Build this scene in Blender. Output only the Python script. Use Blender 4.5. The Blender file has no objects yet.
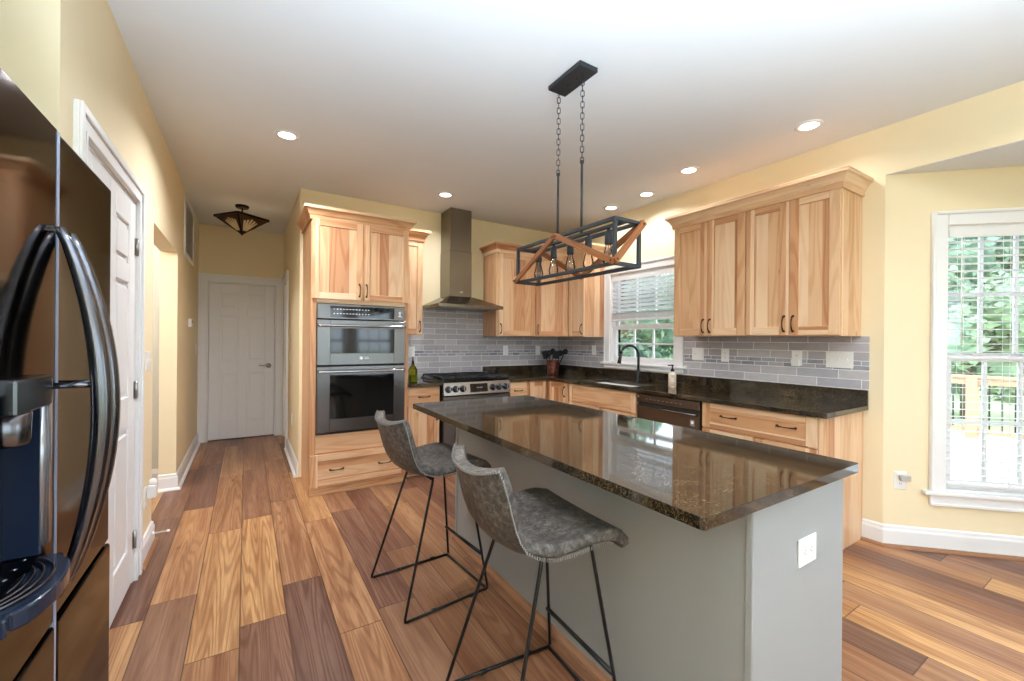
import bpy, bmesh, math, random
from mathutils import Vector, Matrix, noise
random.seed(7)
SC = bpy.context.scene
C = SC.collection
R = math.radians

# ------------------------------------------------------------------ camera, sky, lights, exposure
def make_camera():
    f, yaw, pitch, roll = 424.0, R(32.1), R(-0.028), R(0.5)
    F = Vector((math.sin(yaw)*math.cos(pitch), math.cos(yaw)*math.cos(pitch), math.sin(pitch)))
    R0 = Vector((math.cos(yaw), -math.sin(yaw), 0)); U0 = R0.cross(F)
    Rv = R0*math.cos(roll) + U0*math.sin(roll); Uv = U0*math.cos(roll) - R0*math.sin(roll)
    cam = bpy.data.cameras.new('camera'); o = bpy.data.objects.new('camera', cam); C.objects.link(o)
    m = Matrix((Rv, Uv, -F)).transposed().to_4x4(); m.translation = Vector((0, 0, 1.325))
    o.matrix_world = m
    cam.sensor_width = 36.0; cam.lens = f/1024*36; cam.clip_start = 0.05; cam.clip_end = 400
    SC.camera = o
make_camera()
SKY = (0.75, 0.89, 1.0); SKY_STRENGTH = 5.6
CAN_POWER = 17.0; BOUNCE_POWER = 540.0
w = bpy.data.worlds.new('sky'); SC.world = w; w.use_nodes = True
w.node_tree.nodes['Background'].inputs[0].default_value = (*SKY, 1)
w.node_tree.nodes['Background'].inputs[1].default_value = SKY_STRENGTH
vs = SC.view_settings
vs.view_transform = 'Standard'; vs.look = 'None'; vs.gamma = 1; vs.use_curve_mapping = False
vs.exposure = 0.30
SC.cycles.max_bounces = 10; SC.cycles.diffuse_bounces = 6; SC.cycles.glossy_bounces = 5
SC.cycles.transparent_max_bounces = 16; SC.cycles.sample_clamp_indirect = 6
SC.cycles.use_denoising = True
H = 2.755                    # ceiling height
XL, XR, YB, YE = -0.51, 3.555, 4.5, 6.6

def lamp(name, kind, loc, energy, color=(1, 1, 1), rot=(0, 0, 0), **kw):
    l = bpy.data.lights.new(name, kind); l.energy = energy; l.color = color
    for k, v in kw.items(): setattr(l, k, v)
    o = bpy.data.objects.new(name, l); o.location = loc; o.rotation_euler = rot; C.objects.link(o)
    return o
def portal(name, loc, rot, sx, sy):
    o = lamp(name, 'AREA', loc, 1, rot=rot, shape='RECTANGLE', size=sx, size_y=sy)
    o.data.cycles.is_portal = True
CANS = [(0.234, 3.374), (1.654, 3.892), (3.30, 3.288), (3.28, 2.796), (3.113, 2.214), (3.127, 1.332)]
WARM = (0.95, 0.97, 1.0)
for i, (x, y) in enumerate(CANS):
    lamp('can_lamp', 'AREA', (x, y, H-0.03), CAN_POWER*(0.22 if i > 1 else (1.25, 0.5)[i]), WARM, shape='DISK', size=0.11, spread=R(150))
for x, y in ((0.3, 1.2), (1.6, 0.2), (3.0, 0.0), (0.4, -1.4), (2.4, -1.8)):   # unseen can lights added overhead to brighten the room, without fixtures
    lamp('can_lamp', 'AREA', (x, y, H-0.03), CAN_POWER*0.4, WARM, shape='DISK', size=0.11, spread=R(150))
# upward fill spots added behind the camera to brighten the ceiling, no real lamps
for x, y, e in ((0.05, -0.45, 1.0), (0.9, -1.4, 0.6)):
    lamp('fill_uplight', 'SPOT', (x, y, 0.75), BOUNCE_POWER*e, (0.70, 0.86, 1.0), rot=(R(180), 0, 0), spot_size=R(138), spot_blend=0.7, shadow_soft_size=0.25)

# ------------------------------------------------------------------ materials
def lin(c):
    return tuple((v/255/12.92 if v/255 <= 0.04045 else ((v/255+0.055)/1.055)**2.4) for v in c)
class NT:
    def __init__(s, name):
        s.m = bpy.data.materials.new(name); s.m.use_nodes = True; s.t = s.m.node_tree
        s.b = s.t.nodes['Principled BSDF']
    def n(s, kind, **kw):
        x = s.t.nodes.new(kind)
        for k, v in kw.items():
            if k.startswith('i_'):
                key = k[2:]; key = int(key) if key.isdigit() else key.replace('_', ' ')
                s.set(x.inputs[key], v)
            else: setattr(x, k, v)
        return x
    def set(s, inp, v):
        if isinstance(v, bpy.types.NodeSocket): s.t.links.new(v, inp)
        elif isinstance(v, tuple) and len(v) == 3 and inp.type == 'RGBA': inp.default_value = (*v, 1)
        else: inp.default_value = v
    def math(s, op, a, b=0.0, c=None):
        x = s.n('ShaderNodeMath', operation=op); s.set(x.inputs[0], a); s.set(x.inputs[1], b)
        if c is not None: s.set(x.inputs[2], c)
        return x.outputs[0]
    def mix(s, f, a, b, mode='MIX'):
        x = s.n('ShaderNodeMix', data_type='RGBA', blend_type=mode)
        s.set(x.inputs[0], f); s.set(x.inputs[6], a); s.set(x.inputs[7], b); return x.outputs[2]
    def ramp(s, f, stops):
        x = s.n('ShaderNodeValToRGB'); s.set(x.inputs[0], f); e = x.color_ramp.elements
        while len(e) < len(stops): e.new(0.5)
        for el, (p, col) in zip(e, stops): el.position = p; el.color = (*col, 1) if len(col) == 3 else col
        return x.outputs[0]
    def combine(s, x, y, z=0.0):
        c = s.n('ShaderNodeCombineXYZ'); s.set(c.inputs[0], x); s.set(c.inputs[1], y); s.set(c.inputs[2], z); return c.outputs[0]
    def noise(s, vec, scale, detail=3, rough=0.5, dist=0.0):
        x = s.n('ShaderNodeTexNoise'); s.set(x.inputs['Vector'], vec); s.set(x.inputs['Scale'], scale)
        x.inputs['Detail'].default_value = detail; x.inputs['Roughness'].default_value = rough; x.inputs['Distortion'].default_value = dist
        return x.outputs[0]
    def white(s, vec):
        x = s.n('ShaderNodeTexWhiteNoise', noise_dimensions='3D'); s.set(x.inputs[0], vec); return x.outputs[0]
    def obj(s): return s.n('ShaderNodeTexCoord').outputs['Object']
    def uv(s): return s.n('ShaderNodeTexCoord').outputs['UV']
    def sep(s, v):
        x = s.n('ShaderNodeSeparateXYZ'); s.set(x.inputs[0], v); return x.outputs
    def bump(s, h, strength=0.2, dist=0.002):
        x = s.n('ShaderNodeBump'); s.set(x.inputs['Height'], h); x.inputs['Strength'].default_value = strength
        x.inputs['Distance'].default_value = dist; s.set(s.b.inputs['Normal'], x.outputs[0])
    def out(s, col=None, rough=None, metal=None, spec=None, **kw):
        if col is not None: s.set(s.b.inputs['Base Color'], col)
        if rough is not None: s.set(s.b.inputs['Roughness'], rough)
        if metal is not None: s.set(s.b.inputs['Metallic'], metal)
        if spec is not None: s.set(s.b.inputs['Specular IOR Level'], spec)
        for k, v in kw.items(): s.set(s.b.inputs[k.replace('_', ' ')], v)
        return s.m
def plain(name, rgb, rough=0.5, metal=0.0, spec=0.5, var=0.06, scale=6.0, **kw):
    t = NT(name); c = lin(rgb)
    n = t.noise(t.obj(), scale, 3)
    col = t.mix(n, tuple(v*(1-var) for v in c), tuple(min(1, v*(1+var)) for v in c))
    return t.out(col, rough, metal, spec, **kw)

M = {}
M['paint'] = plain('yellow_wall_paint', (238, 223, 190), 0.75, spec=0.25, var=0.015)
M['paint_grey'] = plain('grey_wall_paint', (205, 203, 196), 0.75, spec=0.25, var=0.015)
M['ceiling'] = plain('ceiling_paint', (224, 227, 231), 0.85, spec=0.15, var=0.01)
M['trim'] = plain('white_trim_paint', (236, 236, 238), 0.38, var=0.01)
M['plastic'] = plain('white_plastic', (240, 240, 240), 0.35, var=0.01)
M['plastic_dark'] = plain('mid_grey_plastic', (120, 120, 122), 0.4, var=0.02)  # plain mid-grey for screens, stickers, marks and socket slots
M['vent_grey'] = plain('vent_grey', (176, 174, 170), 0.6)
M['island'] = plain('grey_cabinet_paint', (148, 152, 154), 0.42, var=0.02)
M['black_metal'] = plain('black_powder_coated_metal', (26, 27, 29), 0.38, metal=0.3, var=0.1)
M['fixture'] = plain('charcoal_fixture_metal', (46, 50, 56), 0.45, metal=0.35, var=0.08)
M['bronze'] = plain('oil_rubbed_bronze', (38, 26, 20), 0.35, metal=0.6, var=0.15)
M['nickel'] = plain('brushed_nickel', (170, 168, 165), 0.3, metal=0.95, var=0.05)
M['black_gloss'] = plain('black_glass', (7, 8, 9), 0.06, var=0.05, spec=0.6)
M['cast_iron'] = plain('cast_iron', (22, 23, 25), 0.5, var=0.2, scale=40)
M['utensil'] = plain('black_nylon', (8, 8, 9), 0.5, spec=0.25)
M['knob'] = plain('dark_knob_metal', (52, 56, 62), 0.25, metal=0.7, var=0.05)
M['deck'] = plain('pale_deck_boards', (186, 186, 186), 0.7, var=0.06, scale=3)
M['deck_wood'] = plain('weathered_rail_wood', (176, 142, 112), 0.75, var=0.15, scale=9)
M['lawn'] = plain('grass_green', (160, 176, 130), 0.9, var=0.2, scale=0.7)
M['bark'] = plain('bark', (92, 78, 62), 0.9, var=0.3, scale=9)
M['void'] = plain('dark_interior', (40, 38, 36), 0.8)
M['soap_body'] = plain('soap_bottle_plastic', (236, 222, 205), 0.3, var=0.02)
M['soap_print'] = plain('orange_label_print', (196, 132, 92), 0.5, var=0.1, scale=60)
M['screw'] = plain('antique_screw', (70, 50, 34), 0.4, metal=0.6)
M['seat_thread'] = plain('pale_grey_thread', (120, 118, 116), 0.8, var=0.2, scale=90)
M['brown_trim'] = plain('wood_shoe_moulding', (150, 106, 76), 0.4, var=0.15, scale=14)
M['sink'] = plain('white_sink_enamel', (236, 236, 234), 0.15, var=0.01)
M['blue_tray'] = plain('blue_black_gloss_plastic', (30, 40, 58), 0.12, var=0.1, spec=0.6)

def steel(name, rgb, rough, streak=(1, 1, 120), amt=0.06):
    t = NT(name); c = lin(rgb)
    mp = t.n('ShaderNodeMapping'); t.set(mp.inputs[0], t.obj()); mp.inputs['Scale'].default_value = streak
    n = t.noise(mp.outputs[0], 3.0, 2)
    r = t.math('MULTIPLY_ADD', n, amt, rough-amt/2)
    return t.out(t.mix(n, tuple(v*0.94 for v in c), tuple(v*1.05 for v in c)), r, 1.0)
M['steel'] = steel('stainless_steel', (112, 110, 110), 0.24, amt=0.02)
M['steel_light'] = steel('bright_stainless', (186, 186, 188), 0.22)
M['steel_hood'] = steel('warm_stainless', (128, 120, 108), 0.24, streak=(60, 60, 1))
M['fridge'] = steel('black_stainless', (68, 64, 62), 0.075, amt=0.02)
M['fridge'].node_tree.nodes['Principled BSDF'].inputs['Specular Tint'].default_value = (0.74, 0.72, 0.71, 1)   # dark coated steel: dim at grazing angles too
M['fridge_side'] = plain('fridge_side_grey', (70, 70, 72), 0.4)
M['handle_steel'] = steel('dark_polished_steel', (112, 113, 120), 0.22, amt=0.03)
M['dishwasher'] = steel('dark_brown_stainless', (116, 106, 100), 0.27, amt=0.02)
M['silver'] = plain('silver_plastic', (176, 178, 184), 0.22, metal=0.75, var=0.02)
M['gasket'] = plain('blue_grey_door_edge', (150, 160, 184), 0.35, var=0.03)

def hickory():
    t = NT('natural_hickory'); x, y, z = t.sep(t.uv())[:3]
    st = t.math('FLOOR', t.math('DIVIDE', x, 0.082))
    rnd = t.white(t.combine(st, t.math('FLOOR', t.math('DIVIDE', y, 40.0)), 0.3))
    warp = t.noise(t.combine(t.math('MULTIPLY', x, 9), t.math('MULTIPLY', y, 1.3), rnd), 1.0, 2)
    heart = t.math('ADD', t.math('MULTIPLY', rnd, 0.8), t.math('MULTIPLY', warp, 0.26))
    base = t.ramp(heart, [(0.12, lin((238, 211, 178))), (0.36, lin((230, 197, 160))), (0.55, lin((221, 181, 140))), (0.74, lin((206, 158, 116))), (0.95, lin((188, 136, 98)))])
    cath = t.noise(t.combine(t.math('MULTIPLY', x, 6.5), t.math('MULTIPLY', y, 0.62), t.math('MULTIPLY', rnd, 9)), 1.0, 1.5, 0.4)
    ring = t.math('SINE', t.math('MULTIPLY', cath, 62))
    ring = t.ramp(t.math('MULTIPLY_ADD', ring, 0.5, 0.5), [(0.45, (0, 0, 0)), (0.95, (1, 1, 1))])
    fine = t.noise(t.combine(t.math('MULTIPLY', x, 240), t.math('MULTIPLY', y, 6), rnd), 1.0, 3)
    g = t.math('ADD', t.math('MULTIPLY', ring, t.math('MULTIPLY_ADD', rnd, 0.45, 0.15)), t.math('MULTIPLY', fine, 0.4))
    dark = t.mix(1.0, base, lin((214, 174, 146)), 'MULTIPLY')
    col = t.mix(t.math('MULTIPLY', g, 0.8), base, dark)
    kn = t.n('ShaderNodeTexVoronoi'); t.set(kn.inputs['Vector'], t.combine(t.math('MULTIPLY', x, 4.2), t.math('MULTIPLY', y, 2.6), 0.0)); kn.inputs['Scale'].default_value = 1.0
    k = t.ramp(kn.outputs['Distance'], [(0.0, (1, 1, 1)), (0.035, (0.7, 0.7, 0.7)), (0.07, (0, 0, 0))])
    col = t.mix(t.math('MULTIPLY', k, 0.6), col, lin((110, 72, 46)))
    t.bump(fine, 0.06, 0.001)
    return t.out(col, 0.36, 0, 0.45)
M['wood'] = hickory()
def fixture_wood():
    t = NT('stained_fixture_wood'); x, y, z = t.sep(t.uv())[:3]
    g = t.noise(t.combine(t.math('MULTIPLY', x, 120), t.math('MULTIPLY', y, 5), 0.0), 1.0, 3)
    return t.out(t.ramp(g, [(0.25, lin((96, 52, 22))), (0.55, lin((142, 84, 38))), (0.8, lin((168, 104, 50)))]), 0.42)
M['fix_wood'] = fixture_wood()

def floor_mat():
    t = NT('rustic_plank_floor'); x, y, z = t.sep(t.obj())[:3]
    W = 0.19
    px = t.math('DIVIDE', t.math('ADD', x, 0.205+19), W); ip = t.math('FLOOR', px); fx = t.math('FRACT', px)
    r0 = t.white(t.combine(ip, 3.1, 7.7))
    L = 1.35
    py = t.math('DIVIDE', t.math('ADD', t.math('ADD', y, 30), t.math('MULTIPLY', r0, L)), L); iy = t.math('FLOOR', py); fy = t.math('FRACT', py)
    rnd = t.white(t.combine(ip, iy, 1.7)); rnd2 = t.white(t.combine(ip, iy, 9.4))
    base = t.ramp(rnd, [(0.0, lin((124, 92, 78))), (0.18, lin((142, 104, 84))), (0.32, lin((198, 150, 102))), (0.52, lin((156, 114, 88))), (0.66, lin((210, 164, 112))), (0.84, lin((136, 100, 84))), (1.0, lin((188, 142, 102)))])
    ox = t.math('ADD', x, t.math('MULTIPLY', rnd2, 13)); oy = t.math('ADD', y, t.math('MULTIPLY', rnd, 17))
    big = t.noise(t.combine(t.math('MULTIPLY', ox, 15), t.math('MULTIPLY', oy, 0.7), rnd), 1.0, 4, 0.6)
    cath = t.noise(t.combine(t.math('MULTIPLY', ox, 6.5), t.math('MULTIPLY', oy, 0.32), t.math('MULTIPLY', rnd2, 9)), 1.0, 2.0, 0.45)
    ring = t.math('MULTIPLY_ADD', t.math('SINE', t.math('MULTIPLY', cath, 150)), 0.5, 0.5)
    fine = t.noise(t.combine(t.math('MULTIPLY', ox, 170), t.math('MULTIPLY', oy, 5), 0.0), 1.0, 4, 0.6)
    col = t.mix(t.ramp(big, [(0.38, (0, 0, 0)), (0.66, (1, 1, 1))]), base, t.mix(1.0, base, lin((196, 174, 166)), 'MULTIPLY'))
    dk = t.mix(1.0, base, lin((168, 136, 118)), 'MULTIPLY')
    col = t.mix(t.math('MULTIPLY', t.ramp(ring, [(0.4, (0, 0, 0)), (0.95, (1, 1, 1))]), t.math('MULTIPLY_ADD', rnd2, 0.5, 0.08)), col, dk)
    col = t.mix(t.math('MULTIPLY', t.ramp(fine, [(0.45, (0, 0, 0)), (0.75, (1, 1, 1))]), 0.5), col, dk)
    kn = t.n('ShaderNodeTexVoronoi'); t.set(kn.inputs['Vector'], t.combine(t.math('MULTIPLY', ox, 2.6), t.math('MULTIPLY', oy, 1.2), 0.0)); kn.inputs['Scale'].default_value = 1.0
    col = t.mix(t.ramp(kn.outputs['Distance'], [(0.0, (0.8, 0.8, 0.8)), (0.05, (0, 0, 0))]), col, lin((70, 42, 26)))
    ex = t.math('MULTIPLY', t.math('MINIMUM', fx, t.math('SUBTRACT', 1.0, fx)), W)
    ey = t.math('MULTIPLY', t.math('MINIMUM', fy, t.math('SUBTRACT', 1.0, fy)), L)
    e = t.math('MINIMUM', ex, ey)
    gap = t.ramp(t.math('DIVIDE', e, 0.006), [(0.25, (1, 1, 1)), (0.6, (0, 0, 0))])
    col = t.mix(t.math('MULTIPLY', gap, 0.75), col, lin((62, 40, 28)))
    hgt = t.math('SUBTRACT', t.math('MULTIPLY', fine, 0.25), gap)
    t.bump(hgt, 0.25, 0.0015)
    return t.out(col, t.math('MULTIPLY_ADD', fine, 0.15, 0.30), 0, 0.4)
M['floor'] = floor_mat()

def granite():
    t = NT('speckled_dark_granite'); v = t.obj()
    vo = t.n('ShaderNodeTexVoronoi'); t.set(vo.inputs['Vector'], v); vo.inputs['Scale'].default_value = 420
    c1 = t.sep(vo.outputs['Color'])[0]
    n1 = t.noise(v, 170, 2, 0.6); big = t.noise(v, 11, 3)
    a = t.math('ADD', t.math('MULTIPLY', c1, 0.4), t.math('ADD', t.math('MULTIPLY', n1, 0.75), t.math('MULTIPLY', t.math('SUBTRACT', big, 0.5), 0.3)))
    col = t.ramp(a, [(0.43, lin((11, 10, 9))), (0.56, lin((27, 24, 19))), (0.67, lin((60, 49, 34))), (0.79, lin((98, 80, 56))), (0.92, lin((148, 126, 96)))])
    return t.out(col, 0.05, 0, 0.5, IOR=1.66)
M['granite'] = granite()

def tiles():
    t = NT('grey_brick_tiles'); x, y, z = t.sep(t.uv())[:3]     # x along the wall, y the height in metres
    def brick(w_, h_, y0, c1, c2, off):
        b = t.n('ShaderNodeTexBrick'); b.offset = 0.5; b.squash = 1.0
        t.set(b.inputs['Vector'], t.combine(t.math('ADD', x, off), t.math('SUBTRACT', y, y0)))
        b.inputs['Scale'].default_value = 1.0; b.inputs['Brick Width'].default_value = w_; b.inputs['Row Height'].default_value = h_
        b.inputs['Mortar Size'].default_value = 0.0022; b.inputs['Mortar Smooth'].default_value = 0.1; b.inputs['Bias'].default_value = 0.0
        t.set(b.inputs['Color1'], c1); t.set(b.inputs['Color2'], c2); t.set(b.inputs['Mortar'], lin((238, 238, 240)))
        return b
    n = t.noise(t.combine(t.math('MULTIPLY', x, 18), t.math('MULTIPLY', y, 40)), 1.0, 4, 0.6)
    def tone(a, b): return t.mix(n, lin(a), lin(b))
    b1 = brick(0.267, 0.0627, 1.013, tone((148, 145, 154), (186, 183, 190)), tone((172, 168, 172), (206, 203, 208)), 0.04)
    b2 = brick(0.267, 0.0612, 1.2045, tone((140, 136, 142), (178, 174, 180)), tone((168, 163, 168), (202, 198, 204)), 0.10)
    b3 = brick(0.11, 0.0325, 1.1395, tone((150, 150, 160), (190, 190, 198)), tone((84, 86, 100), (150, 150, 162)), 0.0)
    up = t.math('GREATER_THAN', y, 1.2045); mid = t.math('GREATER_THAN', y, 1.1385)
    col = t.mix(up, t.mix(mid, b1.outputs[0], b3.outputs[0]), b2.outputs[0])
    fac = t.mix(up, t.mix(mid, b1.outputs[1], b3.outputs[1]), b2.outputs[1])
    t.bump(t.math('SUBTRACT', 1.0, fac), 0.4, 0.0015)
    return t.out(col, t.math('MULTIPLY_ADD', fac, 0.5, 0.25), 0, 0.5)
M['tiles'] = tiles()

def leather():
    t = NT('distressed_grey_leather'); v = t.obj()
    a = t.noise(v, 44, 5, 0.7, 0.5); b = t.noise(v, 7, 2)
    f = t.math('ADD', t.math('MULTIPLY', a, 0.8), t.math('MULTIPLY', b, 0.25))
    col = t.ramp(f, [(0.38, lin((46, 42, 40))), (0.5, lin((72, 67, 63))), (0.6, lin((98, 92, 87))), (0.72, lin((128, 121, 115)))])
    t.bump(t.noise(v, 420, 2), 0.08, 0.0008)
    return t.out(col, 0.5, 0, 0.4)
M['leather'] = leather()
def glass(name, tint=(1, 1, 1), strength=1.0):
    t = NT(name); t.t.nodes.remove(t.b)
    tr = t.n('ShaderNodeBsdfTransparent', i_0=tint); gl = t.n('ShaderNodeBsdfGlossy', i_Roughness=0.0)
    fr = t.n('ShaderNodeFresnel', i_IOR=1.45); mx = t.n('ShaderNodeMixShader')
    t.set(mx.inputs[0], t.math('MULTIPLY', fr.outputs[0], strength)); t.set(mx.inputs[1], tr.outputs[0]); t.set(mx.inputs[2], gl.outputs[0])
    t.t.links.new(mx.outputs[0], t.t.nodes['Material Output'].inputs[0]); return t.m
M['glass'] = glass('window_glass')
M['bulb'] = glass('clear_bulb_glass', (0.97, 0.96, 0.93), 1.6)
M['oil'] = glass('green_yellow_bottle_glass', (0.62, 0.60, 0.06), 1.0)
def emit(name, col, s):
    t = NT(name); return t.out((0.8, 0.8, 0.8), 0.5, Emission_Color=(*col, 1), Emission_Strength=s)
M['can_glow'] = emit('downlight_diffuser', (1, 0.95, 0.86), 7.0)
M['filament'] = plain('tungsten_filament', (180, 120, 70), 0.4, metal=0.6)
M['mica'] = plain('amber_mica_glass', (66, 38, 25), 0.3, var=0.4, scale=14)
M['mica_light'] = plain('pale_mica_glass', (214, 196, 160), 0.3, var=0.2, scale=14)
def copper():
    t = NT('mottled_copper'); a = t.noise(t.obj(), 28, 4, 0.6)
    return t.out(t.ramp(a, [(0.3, lin((92, 40, 36))), (0.5, lin((140, 78, 62))), (0.65, lin((160, 112, 92))), (0.8, lin((130, 60, 54)))]), 0.32, 0.75)
M['copper'] = copper()
def leaves():
    t = NT('tree_leaves'); oi = t.n('ShaderNodeObjectInfo').outputs['Random']
    a = t.noise(t.obj(), 1.6, 3)
    f = t.math('ADD', t.math('MULTIPLY', a, 0.8), t.math('MULTIPLY', oi, 0.25))
    return t.out(t.ramp(f, [(0.3, lin((96, 120, 104))), (0.55, lin((130, 154, 128))), (0.8, lin((168, 186, 152)))]), 0.7, 0, 0.3)
M['leaves'] = leaves()

# ------------------------------------------------------------------ builder helpers
class Fr:
    """a local frame: o the corner, u along the width, v up, w outward (n = u turned to face the viewer)"""
    def __init__(s, o, u):
        s.o = Vector(o); s.u = Vector((u[0], u[1], 0)).normalized(); s.n = Vector((s.u.y, -s.u.x, 0)); s.v = Vector((0, 0, 1))
    def p(s, u, v, w): return s.o + s.u*u + s.v*v + s.n*w
WF = Fr((0, 0, 0), (1, 0))                                     # n = -Y
class B:
    def __init__(s): s.bm = bmesh.new(); s.uv = s.bm.loops.layers.uv.new('UVMap')
    def _uvface(s, f, al, ac, off):
        for l in f.loops:
            l[s.uv].uv = (l.vert.co.dot(ac) + off[0], l.vert.co.dot(al) + off[1])
    def hexa(s, pts, al, axes, mi=0):
        vs_ = [s.bm.verts.new(p) for p in pts]
        off = (random.uniform(0, 60), random.uniform(0, 60))
        for idx in ((0, 1, 2, 3), (7, 6, 5, 4), (0, 4, 5, 1), (1, 5, 6, 2), (2, 6, 7, 3), (3, 7, 4, 0)):
            f = s.bm.faces.new([vs_[i] for i in idx]); f.material_index = mi
            n = f.normal if f.normal.length else (f.calc_center_median() or None)
            f.normal_update()
            ac = al.cross(f.normal)
            if ac.length < 0.3: ac = axes[0] if abs(axes[0].dot(al)) < 0.5 else axes[1]
            s._uvface(f, al, ac.normalized(), off)
        return s
    def box(s, x0, x1, y0, y1, z0, z1, grain='z', mi=0):
        pts = [Vector(p) for p in ((x0, y0, z0), (x1, y0, z0), (x1, y1, z0), (x0, y1, z0), (x0, y0, z1), (x1, y0, z1), (x1, y1, z1), (x0, y1, z1))]
        al = {'x': Vector((1, 0, 0)), 'y': Vector((0, 1, 0)), 'z': Vector((0, 0, 1))}[grain]
        return s.hexa(pts, al, (Vector((1, 0, 0)), Vector((0, 1, 0))), mi)
    def fb(s, fr, u0, u1, v0, v1, w0, w1, grain='v', mi=0):
        P = fr.p
        pts = [P(u0, v0, w0), P(u1, v0, w0), P(u1, v0, w1), P(u0, v0, w1), P(u0, v1, w0), P(u1, v1, w0), P(u1, v1, w1), P(u0, v1, w1)]
        al = {'u': fr.u, 'v': fr.v, 'w': fr.n}[grain]
        return s.hexa(pts, al, (fr.u, fr.n), mi)
    def bar(s, a, b, wid, dep, up=(0, 0, 1), mi=0):
        """a rectangular bar from a to b; wid across 'up x dir', dep along up"""
        a, b = Vector(a), Vector(b); d = (b-a).normalized(); up = Vector(up); side = d.cross(up).normalized(); up2 = side.cross(d).normalized()
        sw, sd = side*wid/2, up2*dep/2
        pts = [a-sw-sd, a+sw-sd, b+sw-sd, b-sw-sd, a-sw+sd, a+sw+sd, b+sw+sd, b-sw+sd]
        return s.hexa(pts, d, (side, up2), mi)
    def ring(s, c, ax, r, n, ref=None):
        ax = Vector(ax).normalized(); ref = Vector(ref) if ref else (Vector((0, 0, 1)) if abs(ax.z) < 0.9 else Vector((1, 0, 0)))
        e1 = ax.cross(ref).normalized(); e2 = ax.cross(e1)
        rx, ry = r if isinstance(r, tuple) else (r, r)
        return [s.bm.verts.new(Vector(c) + e1*math.cos(2*math.pi*i/n)*rx + e2*math.sin(2*math.pi*i/n)*ry) for i in range(n)]
    def bridge(s, a, b, mi=0):
        n = len(a)
        for i in range(n):
            f = s.bm.faces.new((a[i], a[(i+1) % n], b[(i+1) % n], b[i])); f.material_index = mi; f.smooth = True
    def cap(s, r, mi=0):
        f = s.bm.faces.new(r); f.material_index = mi
    def tube(s, pts, r, n=8, mi=0, caps=True, ref=None, closed=False):
        pts = [Vector(p) for p in pts]; rs = r if isinstance(r, list) else [r]*len(pts)
        rings = []
        for i, p in enumerate(pts):
            if closed: d = pts[(i+1) % len(pts)] - pts[i-1]
            else: d = (pts[min(i+1, len(pts)-1)] - pts[max(i-1, 0)])
            rings.append(s.ring(p, d, rs[i], n, ref))
        for a, b in zip(rings, rings[1:]): s.bridge(a, b, mi)
        if closed: s.bridge(rings[-1], rings[0], mi)
        elif caps: s.cap(rings[0], mi); s.cap(rings[-1], mi)
        return s
    def lathe(s, c, prof, n=24, axis=(0, 0, 1), mi=0, caps=True, ref=None):
        """prof: (radius, distance along the axis)"""
        ax = Vector(axis).normalized(); rings = [s.ring(Vector(c)+ax*h, ax, max(r, 1e-4), n, ref) for r, h in prof]
        for a, b in zip(rings, rings[1:]): s.bridge(a, b, mi)
        if caps: s.cap(rings[0], mi); s.cap(rings[-1], mi)
        return s
    def sweep(s, path, prof, z0=0.0, pre=None, post=None, mi=0):
        """prof (out, up) closed polygon along a plan path; outward = right of the travel direction"""
        P = [Vector(p).to_2d() for p in path]; rings = []
        ext = [Vector(pre).to_2d() if pre else None] + P + [Vector(post).to_2d() if post else None]
        dist = 0.0
        for i, p in enumerate(P):
            a, b = ext[i], ext[i+2]
            d1 = (p-a).normalized() if a is not None else None; d2 = (b-p).normalized() if b is not None else None
            d1 = d1 or d2; d2 = d2 or d1
            n1, n2 = Vector((d1.y, -d1.x)), Vector((d2.y, -d2.x)); m = (n1+n2).normalized(); m = m / max(0.2, m.dot(n1))
            if i: dist += (p-P[i-1]).length
            rings.append(([s.bm.verts.new((p.x+m.x*o, p.y+m.y*o, z0+h)) for o, h in prof], dist))
        off = (random.uniform(0, 60), random.uniform(0, 60)); n = len(prof)
        cum = [0.0]
        for k in range(n): cum.append(cum[-1] + math.dist(prof[k], prof[(k+1) % n]))
        for (a, da), (b, db) in zip(rings, rings[1:]):
            for k in range(n):
                f = s.bm.faces.new((a[k], a[(k+1) % n], b[(k+1) % n], b[k])); f.material_index = mi
                for l, uvv in zip(f.loops, ((cum[k], da), (cum[k+1], da), (cum[k+1], db), (cum[k], db))): l[s.uv].uv = (uvv[0]+off[0], uvv[1]+off[1])
        s.cap(rings[0][0], mi); s.cap(rings[-1][0], mi)
        return s
    def prism(s, poly, z0, z1, mi=0, grain=(0, 1, 0)):
        lo = [s.bm.verts.new((x, y, z0)) for x, y in poly]; hi = [s.bm.verts.new((x, y, z1)) for x, y in poly]; n = len(poly)
        fs = [s.bm.faces.new(lo), s.bm.faces.new(hi)] + [s.bm.faces.new((lo[i], lo[(i+1) % n], hi[(i+1) % n], hi[i])) for i in range(n)]
        for f in fs: f.material_index = mi; s._uvface(f, Vector(grain), Vector((1, 0, 0)), (0, 0))
        return s
    def poly(s, pts, mi=0):
        f = s.bm.faces.new([s.bm.verts.new(p) for p in pts]); f.material_index = mi; return f
    def done(s, name, mats, parent=None, loc=None, bevel=0.0, seg=1, local=False, smooth=None, normals=True, **props):
        bm = s.bm
        if normals: bmesh.ops.recalc_face_normals(bm, faces=bm.faces[:])
        if not local:
            if parent is not None:
                r = parent
                while r.parent: r = r.parent
                bm.transform((Matrix.Translation(r.location) @ Matrix.Rotation(r.rotation_euler.z, 4, 'Z')).inverted())
            elif loc is not None: bm.transform(Matrix.Translation(-Vector(loc)))
        me = bpy.data.meshes.new(name); bm.to_mesh(me); bm.free()
        for m in (mats if isinstance(mats, (list, tuple)) else [mats]): me.materials.append(M[m] if isinstance(m, str) else m)
        o = bpy.data.objects.new(name, me); C.objects.link(o)
        if parent is not None: o.parent = parent
        elif loc is not None: o.location = loc
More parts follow.
